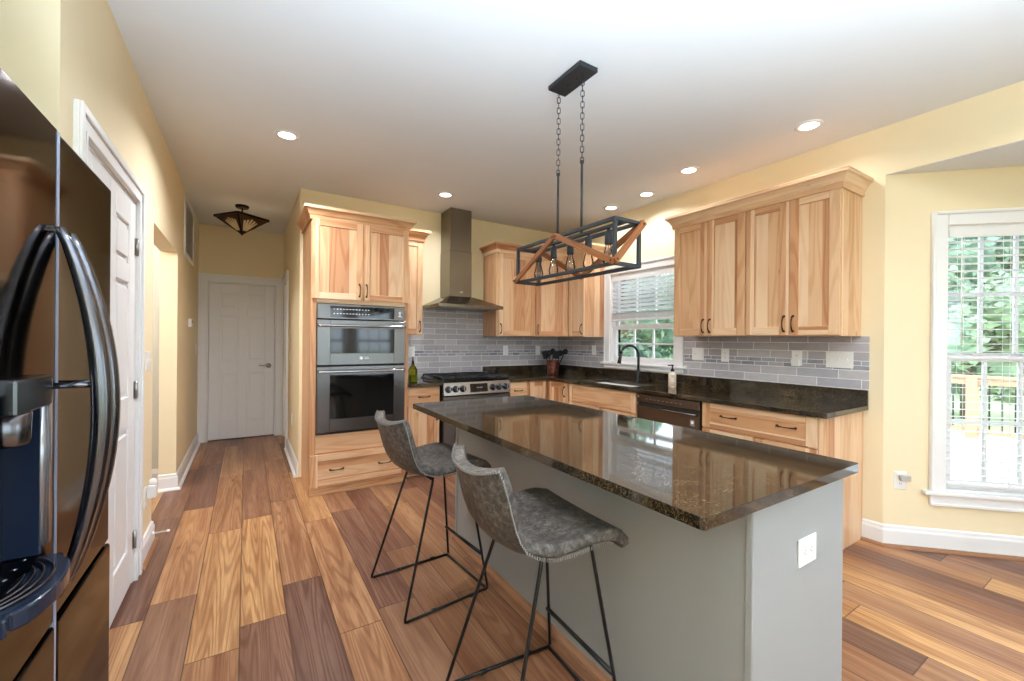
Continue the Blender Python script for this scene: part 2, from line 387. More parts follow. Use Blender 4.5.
        if bevel:
            b = o.modifiers.new('bevel', 'BEVEL'); b.width = bevel; b.segments = seg; b.limit_method = 'ANGLE'; b.angle_limit = R(40)
        for k, v in props.items(): o[k] = v
        return o
def thing(name, label, cat, loc, rotz=0.0, group=None):
    o = bpy.data.objects.new(name, None); o.empty_display_size = 0.1; C.objects.link(o)
    o.location = loc; o.rotation_euler = (0, 0, rotz); o['label'] = label; o['category'] = cat
    if group: o['group'] = group
    return o
def tag(o, label, cat, group=None):
    o['label'] = label; o['category'] = cat
    if group: o['group'] = group
    return o
def struct(b, name, mats, parent=None, **kw):
    o = b.done(name, mats, parent=parent, **kw); o['kind'] = 'structure'; return o
def arc(c, r, a0, a1, n, e1, e2):
    c, e1, e2 = Vector(c), Vector(e1), Vector(e2)
    return [c + e1*r*math.cos(R(a0+(a1-a0)*i/n)) + e2*r*math.sin(R(a0+(a1-a0)*i/n)) for i in range(n+1)]
def text_mesh(body, size, mat, fr, u, v, w, name, parent, depth=0.0004):
    cu = bpy.data.curves.new(name, 'FONT'); cu.body = body; cu.size = size; cu.align_x = 'CENTER'; cu.align_y = 'CENTER'; cu.extrude = depth
    tmp = bpy.data.objects.new(name, cu); C.objects.link(tmp)
    dg = bpy.context.evaluated_depsgraph_get(); me = bpy.data.meshes.new_from_object(tmp.evaluated_get(dg))
    bpy.data.objects.remove(tmp)
    m = Matrix((fr.u, fr.v, fr.n)).transposed().to_4x4(); m.translation = fr.p(u, v, w)
    me.transform(m)
    r = parent
    while r.parent: r = r.parent
    me.transform((Matrix.Translation(r.location) @ Matrix.Rotation(r.rotation_euler.z, 4, 'Z')).inverted())
    me.materials.clear(); me.materials.append(M[mat])
    o = bpy.data.objects.new(name, me); C.objects.link(o); o.parent = parent
    return o
def shaker(name, fr, w_, h_, parent, rail=0.06, t=0.02, horiz=False, stile=None, **props):
    b = B(); s_ = stile or rail
    b.fb(fr, 0, s_, 0, h_, 0, t, 'v'); b.fb(fr, w_-s_, w_, 0, h_, 0, t, 'v')
    b.fb(fr, s_, w_-s_, 0, rail, 0, t, 'u'); b.fb(fr, s_, w_-s_, h_-rail, h_, 0, t, 'u')
    b.fb(fr, s_-0.004, w_-s_+0.004, rail-0.004, h_-rail+0.004, 0.002, t-0.009, 'u' if horiz else 'v')
    return b.done(name, 'wood', parent=parent, bevel=0.0018, **props)
def pull(fr, u, v, parent, L=0.105, vertical=True, w0=0.02, name='handle'):
    b = B(); pts = []; rs = []
    for i in range(15):
        q = i/14; s_ = (q-0.5)*L; out = 0.006 + 0.024*math.sin(math.pi*q)**0.55
        pts.append(fr.p(u, v+s_, w0+out) if vertical else fr.p(u+s_, v, w0+out)); rs.append(0.0034+0.0022*abs(math.cos(math.pi*q))**2)
    b.tube(pts, rs, 8, ref=fr.n if False else None)
    for e in (-0.5, 0.5):
        c = fr.p(u, v+e*L, w0-0.001) if vertical else fr.p(u+e*L, v, w0-0.001)
        b.lathe(c, [(0.0085, 0), (0.0085, 0.004), (0.006, 0.009), (0.006, 0.013), (0.002, 0.016)], 10, fr.n)
    return b.done(name, 'bronze', parent=parent)

# ------------------------------------------------------------------ the setting
BAYA = Vector((XR, 1.062)); BU = Vector((math.sqrt(.5), -math.sqrt(.5))); BL = 1.5
BAYB = BAYA + BU*BL; BAYC = Vector((BAYB.x, -1.6)); BAYD = Vector((XR, -1.6-(BAYB.x-XR)))
YREAR = -3.2
floor_poly = [(-2.4, YREAR), (XR+.12, YREAR), (XR+.12, BAYD.y), (BAYC.x+.05, BAYC.y), (BAYB.x+.05, BAYB.y), (BAYA.x+.12, BAYA.y), (XR+.12, 4.62), (0.55, 4.62), (0.55, 6.75), (-2.4, 6.75)]
struct(B().prism(floor_poly, -0.1, 0.0), 'floor', 'floor')
struct(B().prism([(-2.4, YREAR-.1), (XR+.12, YREAR-.1), (XR+.12, 4.62), (0.55, 4.62), (0.55, 6.75), (-2.4, 6.75)], H, H+0.1), 'ceiling', 'ceiling')
struct(B().prism([(XR+.002, BAYA.y+.1), (XR+.002, BAYD.y-.1), (BAYC.x+.1, BAYC.y-.05), (BAYB.x+.1, BAYB.y+.05)], 2.433, 2.52), 'ceiling_bay', 'ceiling')
T = 0.12
# left wall: alcove, closet door, hall opening
b = B()
b.box(XL-T, XL, 1.92, 2.13, 0, H); b.box(XL-T, XL, 2.13, 3.03, 2.055, H); b.box(XL-T, XL, 3.03, 3.55, 0, H)
b.box(XL-T, XL, 3.55, 4.69, 2.067, H); b.box(XL-T, XL, 4.69, 6.72, 0, H); b.box(XL-T, XL-0.09, 2.13, 3.03, 0, 2.055)  # last box: plate added behind the closet door to block light leaks
struct(b, 'wall_left', 'paint')
b = B(); b.box(-1.37, XL-T, 1.92, 2.04, 0, H); b.box(-1.37, -1.25, 0.78, 1.92, 0, H); b.box(-1.37, XL, 0.78, 0.90, 0, H); b.box(XL-T, XL, YREAR, 0.78, 0, H)
struct(b, 'wall_left_alcove', 'paint')
b = B(); b.box(-2.3, XL-T, 4.93, 5.05, 0, H); b.box(-2.4, -2.3, 2.9, 5.05, 0, H); b.box(-2.4, XL-T, 2.9, 3.02, 0, H)
struct(b, 'wall_side_room', 'paint_grey')
b = B(); b.box(XL-T, XL+0.09, YE, YE+T, 0, H); b.box(XL+0.09, XL+0.855, YE, YE+T, 2.045, H); b.box(XL+0.855, 0.55, YE, YE+T, 0, H); b.box(XL+0.09, XL+0.855, YE+0.09, YE+T, 0, 2.045)  # last box: backing added so sky light cannot leak round the end door
struct(b, 'wall_hall_end', 'paint')
b = B(); b.box(0.43, 0.55, YB, 5.83, 0, H); b.box(0.43, 0.55, 5.83, 6.515, 2.055, H); b.box(0.43, 0.55, 6.515, YE, 0, H); b.box(0.52, 0.55, 5.83, 6.515, 0, 2.055)  # last box: light-blocking plate added behind the hall side door
struct(b, 'wall_hall_right', 'paint')
struct(B().box(0.55, XR+T, YB, YB+T, 0, H), 'wall_back', 'paint')
# right wall with the kitchen window hole, header over the bay
WY0, WY1, WZ0, WZ1 = 2.655, 3.53, 1.085, 2.08
b = B(); b.box(XR, XR+T, WY1, YB, 0, H); b.box(XR, XR+T, 1.062, WY0, 0, H); b.box(XR, XR+T, WY0, WY1, 0, WZ0); b.box(XR, XR+T, WY0, WY1, WZ1, H)
b.box(XR, XR+T, BAYD.y, 1.062, 2.435, H); b.box(XR, XR+T, YREAR, BAYD.y, 0, H)
struct(b, 'wall_right', 'paint')
def bay_wall(a, d, L, holes, name):
    fr = Fr((a.x, a.y, 0), (d.x, d.y)); b = B(); u = 0.0
    for u0, u1, z0, z1 in holes:
        b.fb(fr, u, u0, 0, 2.435, -T, 0); b.fb(fr, u0, u1, 0, z0, -T, 0); b.fb(fr, u0, u1, z1, 2.435, -T, 0); u = u1
    b.fb(fr, u, L, 0, 2.435, -T, 0)
    struct(b, name, 'paint'); return fr
BW = (0.335, 1.0, 0.385, 2.08)
FB1 = bay_wall(BAYA, BU, BL, [BW], 'wall_bay')
L2 = BAYB.y-BAYC.y
FB2 = bay_wall(BAYB, Vector((0, -1)), L2, [(0.15, L2-0.15, 0.1, 2.08)], 'wall_bay_middle')
FB3 = bay_wall(BAYC, Vector((-BU.x, BU.y)), (BAYD-BAYC).length, [(0.5, 1.165, 0.385, 2.08)], 'wall_bay_rear')
# rear wall behind the camera: three windows
FRR = Fr((XR, YREAR, 0), (-1, 0)); b = B(); u = -T
rear = [(0.35, 1.25), (1.5, 2.4), (2.65, 3.55)]
for u0, u1 in rear:
    b.fb(FRR, u, u0, 0, H, -T, 0); b.fb(FRR, u0, u1, 0, 0.45, -T, 0); b.fb(FRR, u0, u1, 2.1, H, -T, 0); u = u1
b.fb(FRR, u, XR-XL+T, 0, H, -T, 0); struct(b, 'wall_rear', 'paint')
def portal_fr(fr, u0, u1, v0, v1, w_=-0.16):
    c = fr.p((u0+u1)/2, (v0+v1)/2, w_); n = fr.n
    q = Matrix((fr.u, fr.v, fr.u.cross(fr.v))).transposed().to_quaternion()   # -Z of the light must point along n
    m = Matrix((-fr.u, fr.v, -n)).transposed()
    o = lamp('window_portal', 'AREA', c, 1, rot=m.to_euler(), shape='RECTANGLE', size=u1-u0, size_y=v1-v0); o.data.cycles.is_portal = True
for u0, u1 in rear: portal_fr(FRR, u0, u1, 0.45, 2.1)
portal_fr(FB1, BW[0], BW[1], BW[2], BW[3]); portal_fr(FB2, 0.15, L2-0.15, 0.1, 2.08); portal_fr(FB3, 0.5, 1.165, 0.385, 2.08)
FRW = Fr((XR, YB, 0), (0, -1))                                  # right wall, u from the back corner towards the camera
KU0, KU1 = YB-WY1, YB-WY0
portal_fr(FRW, KU0, KU1, WZ0, WZ1)

def window(n, fr, u0, u1, v0, v1, cols, casing=0.09, meet=None, sill=True, detail=True, top_casing=0.09, horn=0.04, inner_rows=2, low_muntin=True):
    """double-hung window: casing, jambs, sill, two sashes with muntins and glass"""
    root = bpy.data.objects.new('window_%d' % n, None); C.objects.link(root); root.location = fr.p((u0+u1)/2, v0, 0); root['kind'] = 'structure'
    b = B()
    for a0, a1 in ((u0-casing, u0), (u1, u1+casing)):
        b.fb(fr, a0, a1, v0, v1+top_casing, 0, 0.018); e = a0 if a0 < u0 else a1-0.02
        b.fb(fr, e, e+0.02, v0, v1+top_casing, 0.018, 0.028)
    b.fb(fr, u0, u1, v1, v1+top_casing, 0, 0.018); b.fb(fr, u0-casing+0.02, u1+casing-0.02, v1+top_casing-0.02, v1+top_casing, 0.018, 0.028)
    struct(b, 'window_casing', 'trim', root, bevel=0.004)
    b = B()
    for a0, a1 in ((u0, u0+0.012), (u1-0.012, u1)): b.fb(fr, a0, a1, v0, v1, -T, 0)
    b.fb(fr, u0, u1, v1-0.012, v1, -T, 0); b.fb(fr, u0, u1, v0, v0+0.012, -T, 0)
    struct(b, 'window_jamb', 'trim', root)
    if sill:
        b = B(); b.fb(fr, u0-casing-horn, u1+casing+horn, v0-0.022, v0+0.003, -0.0, 0.045); b.fb(fr, u0, u1, v0-0.022, v0+0.003, -T, 0.0)
        struct(b, 'window_sill', 'trim', root, bevel=0.006, seg=2)
        b = B(); b.fb(fr, u0-casing, u1+casing, v0-0.022-sill, v0-0.022, 0, 0.02); b.fb(fr, u0-casing, u1+casing, v0-0.022-sill, v0-0.01-sill+0.006, 0.02, 0.028)
        struct(b, 'window_apron', 'trim', root, bevel=0.003)
    meet = meet or (v0+v1)/2
    for nm, s0, s1, w0, w1, rows in (('window_lower_sash', v0+0.012, meet+0.02, -0.065, -0.035, inner_rows), ('window_upper_sash', meet-0.02, v1-0.012, -0.10, -0.07, inner_rows)):
        b = B(); f = 0.045; g0, g1 = u0+0.012, u1-0.012
        b.fb(fr, g0, g0+f, s0, s1, w0, w1); b.fb(fr, g1-f, g1, s0, s1, w0, w1)
        b.fb(fr, g0+f, g1-f, s0, s0+f+0.01, w0, w1); b.fb(fr, g0+f, g1-f, s1-0.04, s1, w0, w1)
        iu0, iu1 = g0+f, g1-f
        for k in range(1, cols): c = iu0+(iu1-iu0)*k/cols; b.fb(fr, c-0.009, c+0.009, s0+f, s1-0.04, w0+0.004, w1-0.004)
        for k in range(1, rows): c = s0+f+(s1-0.04-s0-f)*(0.5 if rows == 2 else k/rows); b.fb(fr, iu0, iu1, c-0.009, c+0.009, w0+0.004, w1-0.004)
        sash = struct(b, nm, 'trim', root, bevel=0.002)
        wc = (w0+w1)/2
        struct(B().fb(fr, iu0-0.004, iu1+0.004, s0+f-0.004, s1-0.036, wc-0.002, wc+0.002), 'window_glass', 'glass', sash)
    if detail:
        b = B()
        for q in (0.3, 0.7):
            c = u0+(u1-u0)*q; b.fb(fr, c-0.025, c+0.025, meet+0.02, meet+0.032, -0.062, -0.04)
        struct(b, 'window_lock', 'trim', root, bevel=0.003)
    return root
window(1, FRW, KU0, KU1, WZ0, WZ1, 3, meet=1.478, sill=0.045)
window(2, FB1, *BW, 3, meet=1.235, sill=0.07, casing=0.085)
window(3, FB2, 0.15, L2-0.15, 0.1, 2.08, 4, sill=0.05, detail=False)
window(4, FB3, 0.5, 1.165, 0.385, 2.08, 3, sill=0.07, detail=False)
for k, (u0, u1) in enumerate(rear): window(5+k, FRR, u0, u1, 0.45, 2.1, 3, sill=0.07, detail=False)

def blind(fr, u0, u1, z_top, z_bot, pitch, tilt, label, w0=-0.022, stack=0.0, wand=True):
    root = thing('window_blind', label, 'blind', fr.p((u0+u1)/2, z_top, w0))
    struct_ = B().fb(fr, u0, u1, z_top-0.055, z_top, w0-0.02, w0+0.02)
    struct_.fb(fr, u0-0.002, u1+0.002, z_top-0.065, z_top, w0+0.02, w0+0.026); struct_.done('headrail', 'trim', parent=root, bevel=0.003)
    b = B(); z = z_top-0.09; c, s_ = math.cos(R(tilt))*0.0245, math.sin(R(tilt))*0.0245
    while z > z_bot+0.03+stack:
        p = [fr.p(u, z+q*s_+dz, w0+q*c) for u in (u0, u1) for q in (-1, 1) for dz in (0, 0.0025)]
        b.hexa([p[0], p[4], p[6], p[2], p[1], p[5], p[7], p[3]], fr.u, (fr.u, fr.n)); z -= pitch
    z = z_bot+0.022
    while stack and z < z_bot+0.03+stack:
        b.fb(fr, u0, u1, z, z+0.003, w0-0.024, w0+0.024); z += 0.0075
    b.done('slats', 'trim', parent=root)
    B().fb(fr, u0, u1, z_bot, z_bot+0.02, w0-0.025, w0+0.025).done('bottom_rail', 'trim', parent=root, bevel=0.004)
    for q in (0.12, 0.5, 0.88):
        b = B(); u = u0+(u1-u0)*q
        for dw in (-0.0255, 0.0255): b.tube([fr.p(u, z_bot+0.01, w0+dw), fr.p(u, z_top-0.05, w0+dw)], 0.0012, 5)
        b.bar(fr.p(u, z_bot+0.01, w0-0.0255), fr.p(u, z_bot+0.01, w0+0.0255), 0.002, 0.002)
        b.done('ladder_cord', 'plastic', parent=root)
    if wand:
        B().tube([fr.p(u0+0.06, z_top-0.06, w0+0.032), fr.p(u0+0.06, z_top-0.75, w0+0.034)], 0.0035, 6).done('tilt_wand', 'plastic', parent=root)
    return root
blind(FRW, KU0+0.016, KU1-0.016, WZ1-0.013, 1.552, 0.043, 24, 'white slatted blind pulled half way up in the window over the sink', stack=0.05, wand=False)
blind(FB1, BW[0]+0.016, BW[1]-0.016, BW[3]-0.013, 0.425, 0.0465, 3, 'white slatted blind let down to the sill in the bay window')

# casings and doors
def casing(fr, u0, u1, v1, name, w_=0.09, sides=(1, 1), parent=None):
    b = B()
    for k, (a0, a1) in enumerate(((u0-w_, u0), (u1, u1+w_))):
        if not sides[k]: continue
        b.fb(fr, a0, a1, 0, v1+w_, 0, 0.016)
        e0, e1 = (a0, a0+0.03) if k == 0 else (a1-0.03, a1); b.fb(fr, e0, e1, 0, v1+w_, 0.016, 0.026)
        e0, e1 = (a1-0.014, a1) if k == 0 else (a0, a0+0.014); b.fb(fr, e0, e1, 0, v1+0.014, 0.016, 0.02)
    b.fb(fr, u0, u1, v1, v1+w_, 0, 0.016); b.fb(fr, u0-(w_-0.03)*sides[0], u1+(w_-0.03)*sides[1], v1+w_-0.03, v1+w_, 0.016, 0.026); b.fb(fr, u0, u1, v1, v1+0.014, 0.016, 0.02)
    return struct(b, name, 'trim', parent, bevel=0.003)
def door(n, fr, u0, u1, v1, w0, hinge_side, panels=True, handle=True, cas_sides=(1, 1), hinges=True):
    root = bpy.data.objects.new('door_%d' % n, None); C.objects.link(root); root.location = fr.p((u0+u1)/2, 0, 0); root['kind'] = 'structure'
    casing(fr, u0, u1, v1, 'door_casing', parent=root, sides=cas_sides)
    b = B(); b.fb(fr, u0-0.0, u0+0.014, 0, v1, -T, 0.0); b.fb(fr, u1-0.014, u1, 0, v1, -T, 0); b.fb(fr, u0, u1, v1-0.014, v1, -T, 0)
    struct(b, 'door_jamb', 'trim', root)
    W0, W1 = u0+0.017, u1-0.017; w_ = W1-W0; hh = v1-0.017; z0 = 0.012
    b = B(); b.fb(fr, W0, W1, z0, hh, w0-0.040, w0-0.012)
    st = 0.115; mid = 0.1; cols = [(W0+st, W0+w_/2-mid/2), (W0+w_/2+mid/2, W1-st)]
    rows = [(0.22, 0.86), (1.02, 1.60), (1.70, 1.90)]
    # raised frame of stiles and rails
    b.fb(fr, W0, W0+st, z0, hh, w0-0.012, w0); b.fb(fr, W1-st, W1, z0, hh, w0-0.012, w0); b.fb(fr, W0+w_/2-mid/2, W0+w_/2+mid/2, z0, hh, w0-0.012, w0)
    zs = [z0] + [q for r_ in rows for q in r_] + [hh]
    for k in range(0, len(zs), 2):
        for c0, c1 in cols: b.fb(fr, c0, c1, zs[k], zs[k+1], w0-0.012, w0)
    for r0, r1 in rows:
        for c0, c1 in cols: b.fb(fr, c0+0.028, c1-0.028, r0+0.028, r1-0.028, w0-0.012, w0-0.001)
    leaf = struct(b, 'door_leaf', 'trim', root, bevel=0.004)
    if hinges:
        for hz in (0.23, 1.04, 1.81):
            b = B(); u = u1-0.008 if hinge_side else u0+0.008
            b.fb(fr, u-0.02, u+0.02, hz-0.045, hz+0.045, 0.0, 0.0025 if w0 > -0.02 else 0.001); b.tube([fr.p(u, hz-0.047, w0+0.008), fr.p(u, hz+0.047, w0+0.008)], 0.007, 8)
            struct(b, 'door_hinge', 'nickel', root)
    if handle:
        b = B(); u = W0+0.065 if hinge_side else W1-0.065; d = 1 if hinge_side else -1
        b.lathe(fr.p(u, 0.955, w0), [(0.032, 0), (0.032, 0.008), (0.014, 0.012), (0.011, 0.045), (0.012, 0.05)], 16, fr.n)
        pts = [fr.p(u, 0.955, w0+0.045), fr.p(u+d*0.03, 0.962, w0+0.05), fr.p(u+d*0.07, 0.957, w0+0.05), fr.p(u+d*0.115, 0.963, w0+0.048)]
        b.tube(pts, [0.011, 0.010, 0.008, 0.006], 8)
        struct(b, 'door_handle', 'nickel', root)
    return root
FLW = Fr((XL, 0, 0), (0, 1))                                    # left wall, u = world Y
door(1, FLW, 2.13, 3.03, 2.055, 0.0, True)
FEN = Fr((XL, YE, 0), (1, 0))
door(2, FEN, 0.09, 0.855, 2.045, -0.03, False, hinges=False, cas_sides=(1, 1))
FHR = Fr((0.43, YE, 0), (0, -1))
door(3, FHR, YE-6.515, YE-5.83, 2.055, -0.03, True, handle=False, hinges=False, cas_sides=(0, 1))

BASE = [(0, 0), (0.016, 0), (0.016, 0.105), (0.011, 0.118), (0.010, 0.132), (0, 0.142)]
SHOE = [(0.016, 0), (0.036, 0), (0.034, 0.010), (0.026, 0.018), (0.016, 0.02)]
def baseboard(side, path, shoe='brown_trim'):
    o = struct(B().sweep(path, BASE), 'baseboard_'+side, 'trim', bevel=0.0015)
    struct(B().sweep(path, SHOE), 'shoe_moulding', shoe, parent=o)
baseboard('left', [(XL, 3.122), (XL, 3.55), (XL-T, 3.55)])
baseboard('hall_left', [(XL-T, 4.69), (XL, 4.69), (XL, 6.575)], 'trim')
baseboard('side_room', [(-2.3, 4.93), (XL-T, 4.93)])
baseboard('hall_right', [(0.43, 5.738), (0.43, YB+0.005)], 'trim')
baseboard('right', [(XR, 1.168), (XR, 1.062), tuple(BAYB), tuple(BAYC), tuple(BAYD)])

# ------------------------------------------------------------------ backsplash, counters
def splash(fr, u0, u1, z0, z1, label, cuts=()):
    b = B()
    def cell(a0, a1, c0, c1):
        b.fb(fr, a0, a1, c0, c1, 0.001, 0.009)
    for a0, a1, c0, c1 in cuts: cell(a0, a1, c0, c1)
    for f in b.bm.faces:
        for l in f.loops:
            q = l.vert.co - fr.o; l[b.uv].uv = (q.dot(fr.u)+20, q.z)
    return tag(b.done('tile_backsplash', 'tiles', loc=fr.p((u0+u1)/2, z0, 0)), label, 'backsplash')
FBW = Fr((0, YB, 0), (1, 0))                                    # back wall, u = world X
splash(FBW, 1.30, XR, 0.9, 1.37, 'grey brick tile backsplash behind the gas range and crock', cuts=[(1.292, 1.632, 0.909, 1.372), (1.632, 2.408, 0.80, 1.69), (2.408, XR, 0.909, 1.372)])
splash(FRW, 0, KU0, 1.0, 1.37, 'small patch of grey brick tiles between the back corner and the sink window', cuts=[(KU0-0.132, KU0-0.092, 1.009, 1.06), (0.011, KU0-0.132, 1.009, 1.372), (KU0-0.132, KU0-0.092, 1.1, 1.372)])
splash(FRW, KU1, 3.37, 1.0, 1.37, 'grey brick tile backsplash with white plates, right of the sink window', cuts=[(KU1+0.092, KU1+0.132, 1.009, 1.06), (KU1+0.132, YB-1.138, 1.009, 1.372), (KU1+0.092, KU1+0.132, 1.1, 1.372)])
CT, CZ = 0.032, 0.908
def edge_bevel(o): pass
b = B(); b.box(1.293, 1.630, 3.855, 4.489, CZ-CT, CZ)
tag(b.done('countertop', 'granite', loc=(1.46, 4.17, CZ-CT), bevel=0.004, seg=2), 'short dark granite worktop between the oven tower and the gas range', 'countertop')
root = thing('countertop', 'long L-shaped dark granite worktop under the kitchen window', 'countertop', (3.2, 2.8, CZ-CT))
SX0, SX1, SY0, SY1 = 2.985, 3.335, 2.70, 3.40                  # sink cut-out
b = B(); yb, xr = YB-0.011, XR-0.011
b.prism([(2.405, yb), (2.405, 3.855), (2.905, 3.855), (2.905, SY1), (xr, SY1), (xr, yb)], CZ-CT, CZ)
b.prism([(2.905, SY0), (2.905, 1.13), (xr, 1.137), (xr, SY0)], CZ-CT, CZ)
b.box(2.905, SX0, SY0, SY1, CZ-CT, CZ); b.box(SX1, xr, SY0, SY1, CZ-CT, CZ)
b.done('slab', 'granite', parent=root, bevel=0.004, seg=2)
b = B(); b.box(2.405, xr, YB-0.03, yb, CZ, 1.009); b.box(XR-0.03, xr, 1.138, YB-0.03, CZ, 1.009)
b.done('upstand', 'granite', parent=root, bevel=0.002)

# ------------------------------------------------------------------ cabinets
CROWN = [(0, -0.03), (0.012, -0.03), (0.014, 0.004), (0.022, 0.012), (0.030, 0.030), (0.046, 0.050), (0.060, 0.056), (0.060, 0.080), (0, 0.080)]
def carcass(b, x0, x1, y0, y1, z0, z1): b.box(x0, x1, y0, y1, z0, z1, 'z')
# oven tower
TX0, TX1, TY = 0.455, 1.288, 3.91
root = thing('oven_cabinet', 'tall hickory cabinet tower holding the double wall oven beside the hallway', 'cabinet', ((TX0+TX1)/2, 4.2, 0))
b = B(); ov = (0.50, 1.253, 0.51, 1.625)                        # oven cut-out
b.box(TX0, TX0+0.02, TY, YB-0.002, 0, 2.355); b.box(TX1-0.02, TX1, TY, YB-0.002, 0, 2.355); b.box(TX0+0.02, TX1-0.02, YB-0.02, YB-0.002, 0, 2.355)
b.box(TX0+0.02, TX1-0.02, TY, YB-0.02, 2.335, 2.355, 'x'); b.box(TX0+0.02, TX1-0.02, TY+0.02, YB-0.02, ov[3]+0.002, ov[3]+0.02, 'x'); b.box(TX0+0.02, TX1-0.02, TY+0.02, YB-0.02, ov[2]-0.02, ov[2]-0.002, 'x')
b.done('carcass', 'wood', parent=root, bevel=0.001)
fr = Fr((0, TY, 0), (1, 0)); b = B()
b.fb(fr, TX0, ov[0], 0.10, 2.355, 0, 0.02); b.fb(fr, ov[1], TX1, 0.10, 2.355, 0, 0.02)
b.fb(fr, ov[0], ov[1], ov[3]+0.002, 1.68, 0, 0.02, 'u'); b.fb(fr, ov[0], ov[1], 0.33, ov[2]-0.002, 0, 0.02, 'u'); b.fb(fr, ov[0], ov[1], 2.32, 2.355, 0, 0.02, 'u')
b.fb(fr, ov[0], ov[1], 1.68, 2.32, -0.005, 0.005)
b.done('face_frame', 'wood', parent=root, bevel=0.0015)
b = B(); b.fb(fr, TX0+0.004, TX1-0.002, 0, 0.10, 0, 0.012, 'u'); b.fb(fr, TX0+0.004, TX1-0.002, 0, 0.018, 0.012, 0.026, 'u'); b.done('toe_board', 'wood', parent=root, bevel=0.002)
dw = (TX1-TX0-0.012-0.003)/2
for k in range(2):
    f2 = Fr((TX0+0.006+k*(dw+0.003), TY-0.02, 1.662), (1, 0)); d = shaker('door', f2, dw, 0.672, root, rail=0.055)
    pull(f2, dw-0.028 if k == 0 else 0.028, 0.088, d)
f2 = Fr((TX0+0.006, TY-0.02, 0.07), (1, 0)); d = shaker('drawer', f2, TX1-TX0-0.012, 0.275, root, rail=0.055, horiz=True)
for q in (0.205, 0.615): pull(f2, q, 0.14, d, vertical=False)
B().sweep([(TX0, YB-0.002), (TX0, TY-0.02), (TX1, TY-0.02), (TX1, 4.11)], CROWN, 2.352).done('crown_molding', 'wood', parent=root, bevel=0.002)

def wall_cab(label, x0, x1, doors, left_end, right_end):
    """back-wall upper; doors = list of (u0,u1,handle side)"""
    y = YB-0.33
    root = thing('wall_cabinet', label, 'cabinet', ((x0+x1)/2, YB-0.17, 1.37))
    B().box(x0, x1, y+0.02, YB-0.002, 1.372, 2.355).done('carcass', 'wood', parent=root, bevel=0.0015)
    for u0, u1, side in doors:
        f2 = Fr((u0, y+0.02, 1.378), (1, 0)); d = shaker('door', f2, u1-u0, 0.955, root)
        pull(f2, (u1-u0-0.028) if side else 0.028, 0.08, d)
    return root, y
r_, y = wall_cab('narrow hickory wall cabinet with one door between oven tower and range hood', 1.293, 1.535, [(1.297, 1.531, 1)], 0, 1)
B().sweep([(1.293, y), (1.535, y), (1.535, YB-0.002)], CROWN, 2.352).done('crown_molding', 'wood', parent=r_, bevel=0.002)
r_, y = wall_cab('hickory wall cabinet with one door just right of the range hood', 2.41, 2.944, [(2.432, 2.938, 0)], 1, 0)
B().sweep([(2.41, YB-0.002), (2.41, y), (2.944, y)], CROWN, 2.352, post=(3.225, 3.889)).done('crown_molding', 'wood', parent=r_, bevel=0.002)
# diagonal corner wall cabinet
root = thing('wall_cabinet', 'diagonal hickory corner wall cabinet with one door above the utensil crock', 'cabinet', (3.25, 4.2, 1.37))
B().prism([(2.946, YB-0.002), (2.946, 4.184), (3.239, 3.891), (XR-0.002, 3.891), (XR-0.002, YB-0.002)], 1.372, 2.355, grain=(0, 0, 1)).done('carcass', 'wood', parent=root, bevel=0.0015)
dl = math.hypot(0.293, 0.293); fd = Fr((2.946, 4.184, 1.378), (0.293, -0.293)); d = shaker('door', Fr(fd.p(0.02, 0, 0), fd.u), dl-0.04, 0.955, root)
pull(Fr(fd.p(0.02, 0, 0), fd.u), 0.028, 0.08, d)
B().sweep([(2.946, 4.17), (3.225, 3.891)], CROWN, 2.352, pre=(2.4, 4.17), post=(3.225, 3.6)).done('crown_molding', 'wood', parent=root, bevel=0.002)
# right-wall uppers
def right_cab(label, y1, y0, doors, path, pre=None, post=None, name='wall_cabinet'):
    x = XR-0.33
    root = thing(name, label, 'cabinet', (XR-0.17, (y0+y1)/2, 1.37))
    B().box(x+0.02, XR-0.002, y0, y1, 1.372, 2.355).done('carcass', 'wood', parent=root, bevel=0.0015)
    for a, c, side in doors:                                    # a the far (left) edge
        f2 = Fr((x+0.02, a, 1.378), (0, -1)); d = shaker('door', f2, a-c, 0.955, root)
        pull(f2, (a-c-0.028) if side else 0.028, 0.08, d)
    if path: B().sweep(path, CROWN, 2.352, pre=pre, post=post).done('crown_molding', 'wood', parent=root, bevel=0.002)
    return root
x = XR-0.33
right_cab('slim hickory wall cabinet with one door touching the far side of the sink window', 3.889, 3.622, [(3.885, 3.626, 1)], [(x, 3.889), (x, 3.622), (XR-0.002, 3.622)], pre=(2.944, 4.17))
right_cab('hickory two-door wall cabinet beside the window, farther of the pair on the right wall', 2.44, 1.798, [(2.435, 2.119, 1), (2.116, 1.803, 0)], None)
right_cab('hickory two-door wall cabinet with bare side panel at the open end of the tiles', 1.796, 1.184, [(1.792, 1.493, 1), (1.490, 1.190, 0)], None)
tag(B().sweep([(XR-0.002, 2.44), (x, 2.44), (x, 1.184), (XR-0.002, 1.184)], CROWN, 2.352).done('crown_molding', 'wood', loc=(XR-0.2, 1.8, 2.352), bevel=0.002), 'long hickory crown molding over the two wall cabinets right of the sink window', 'molding')

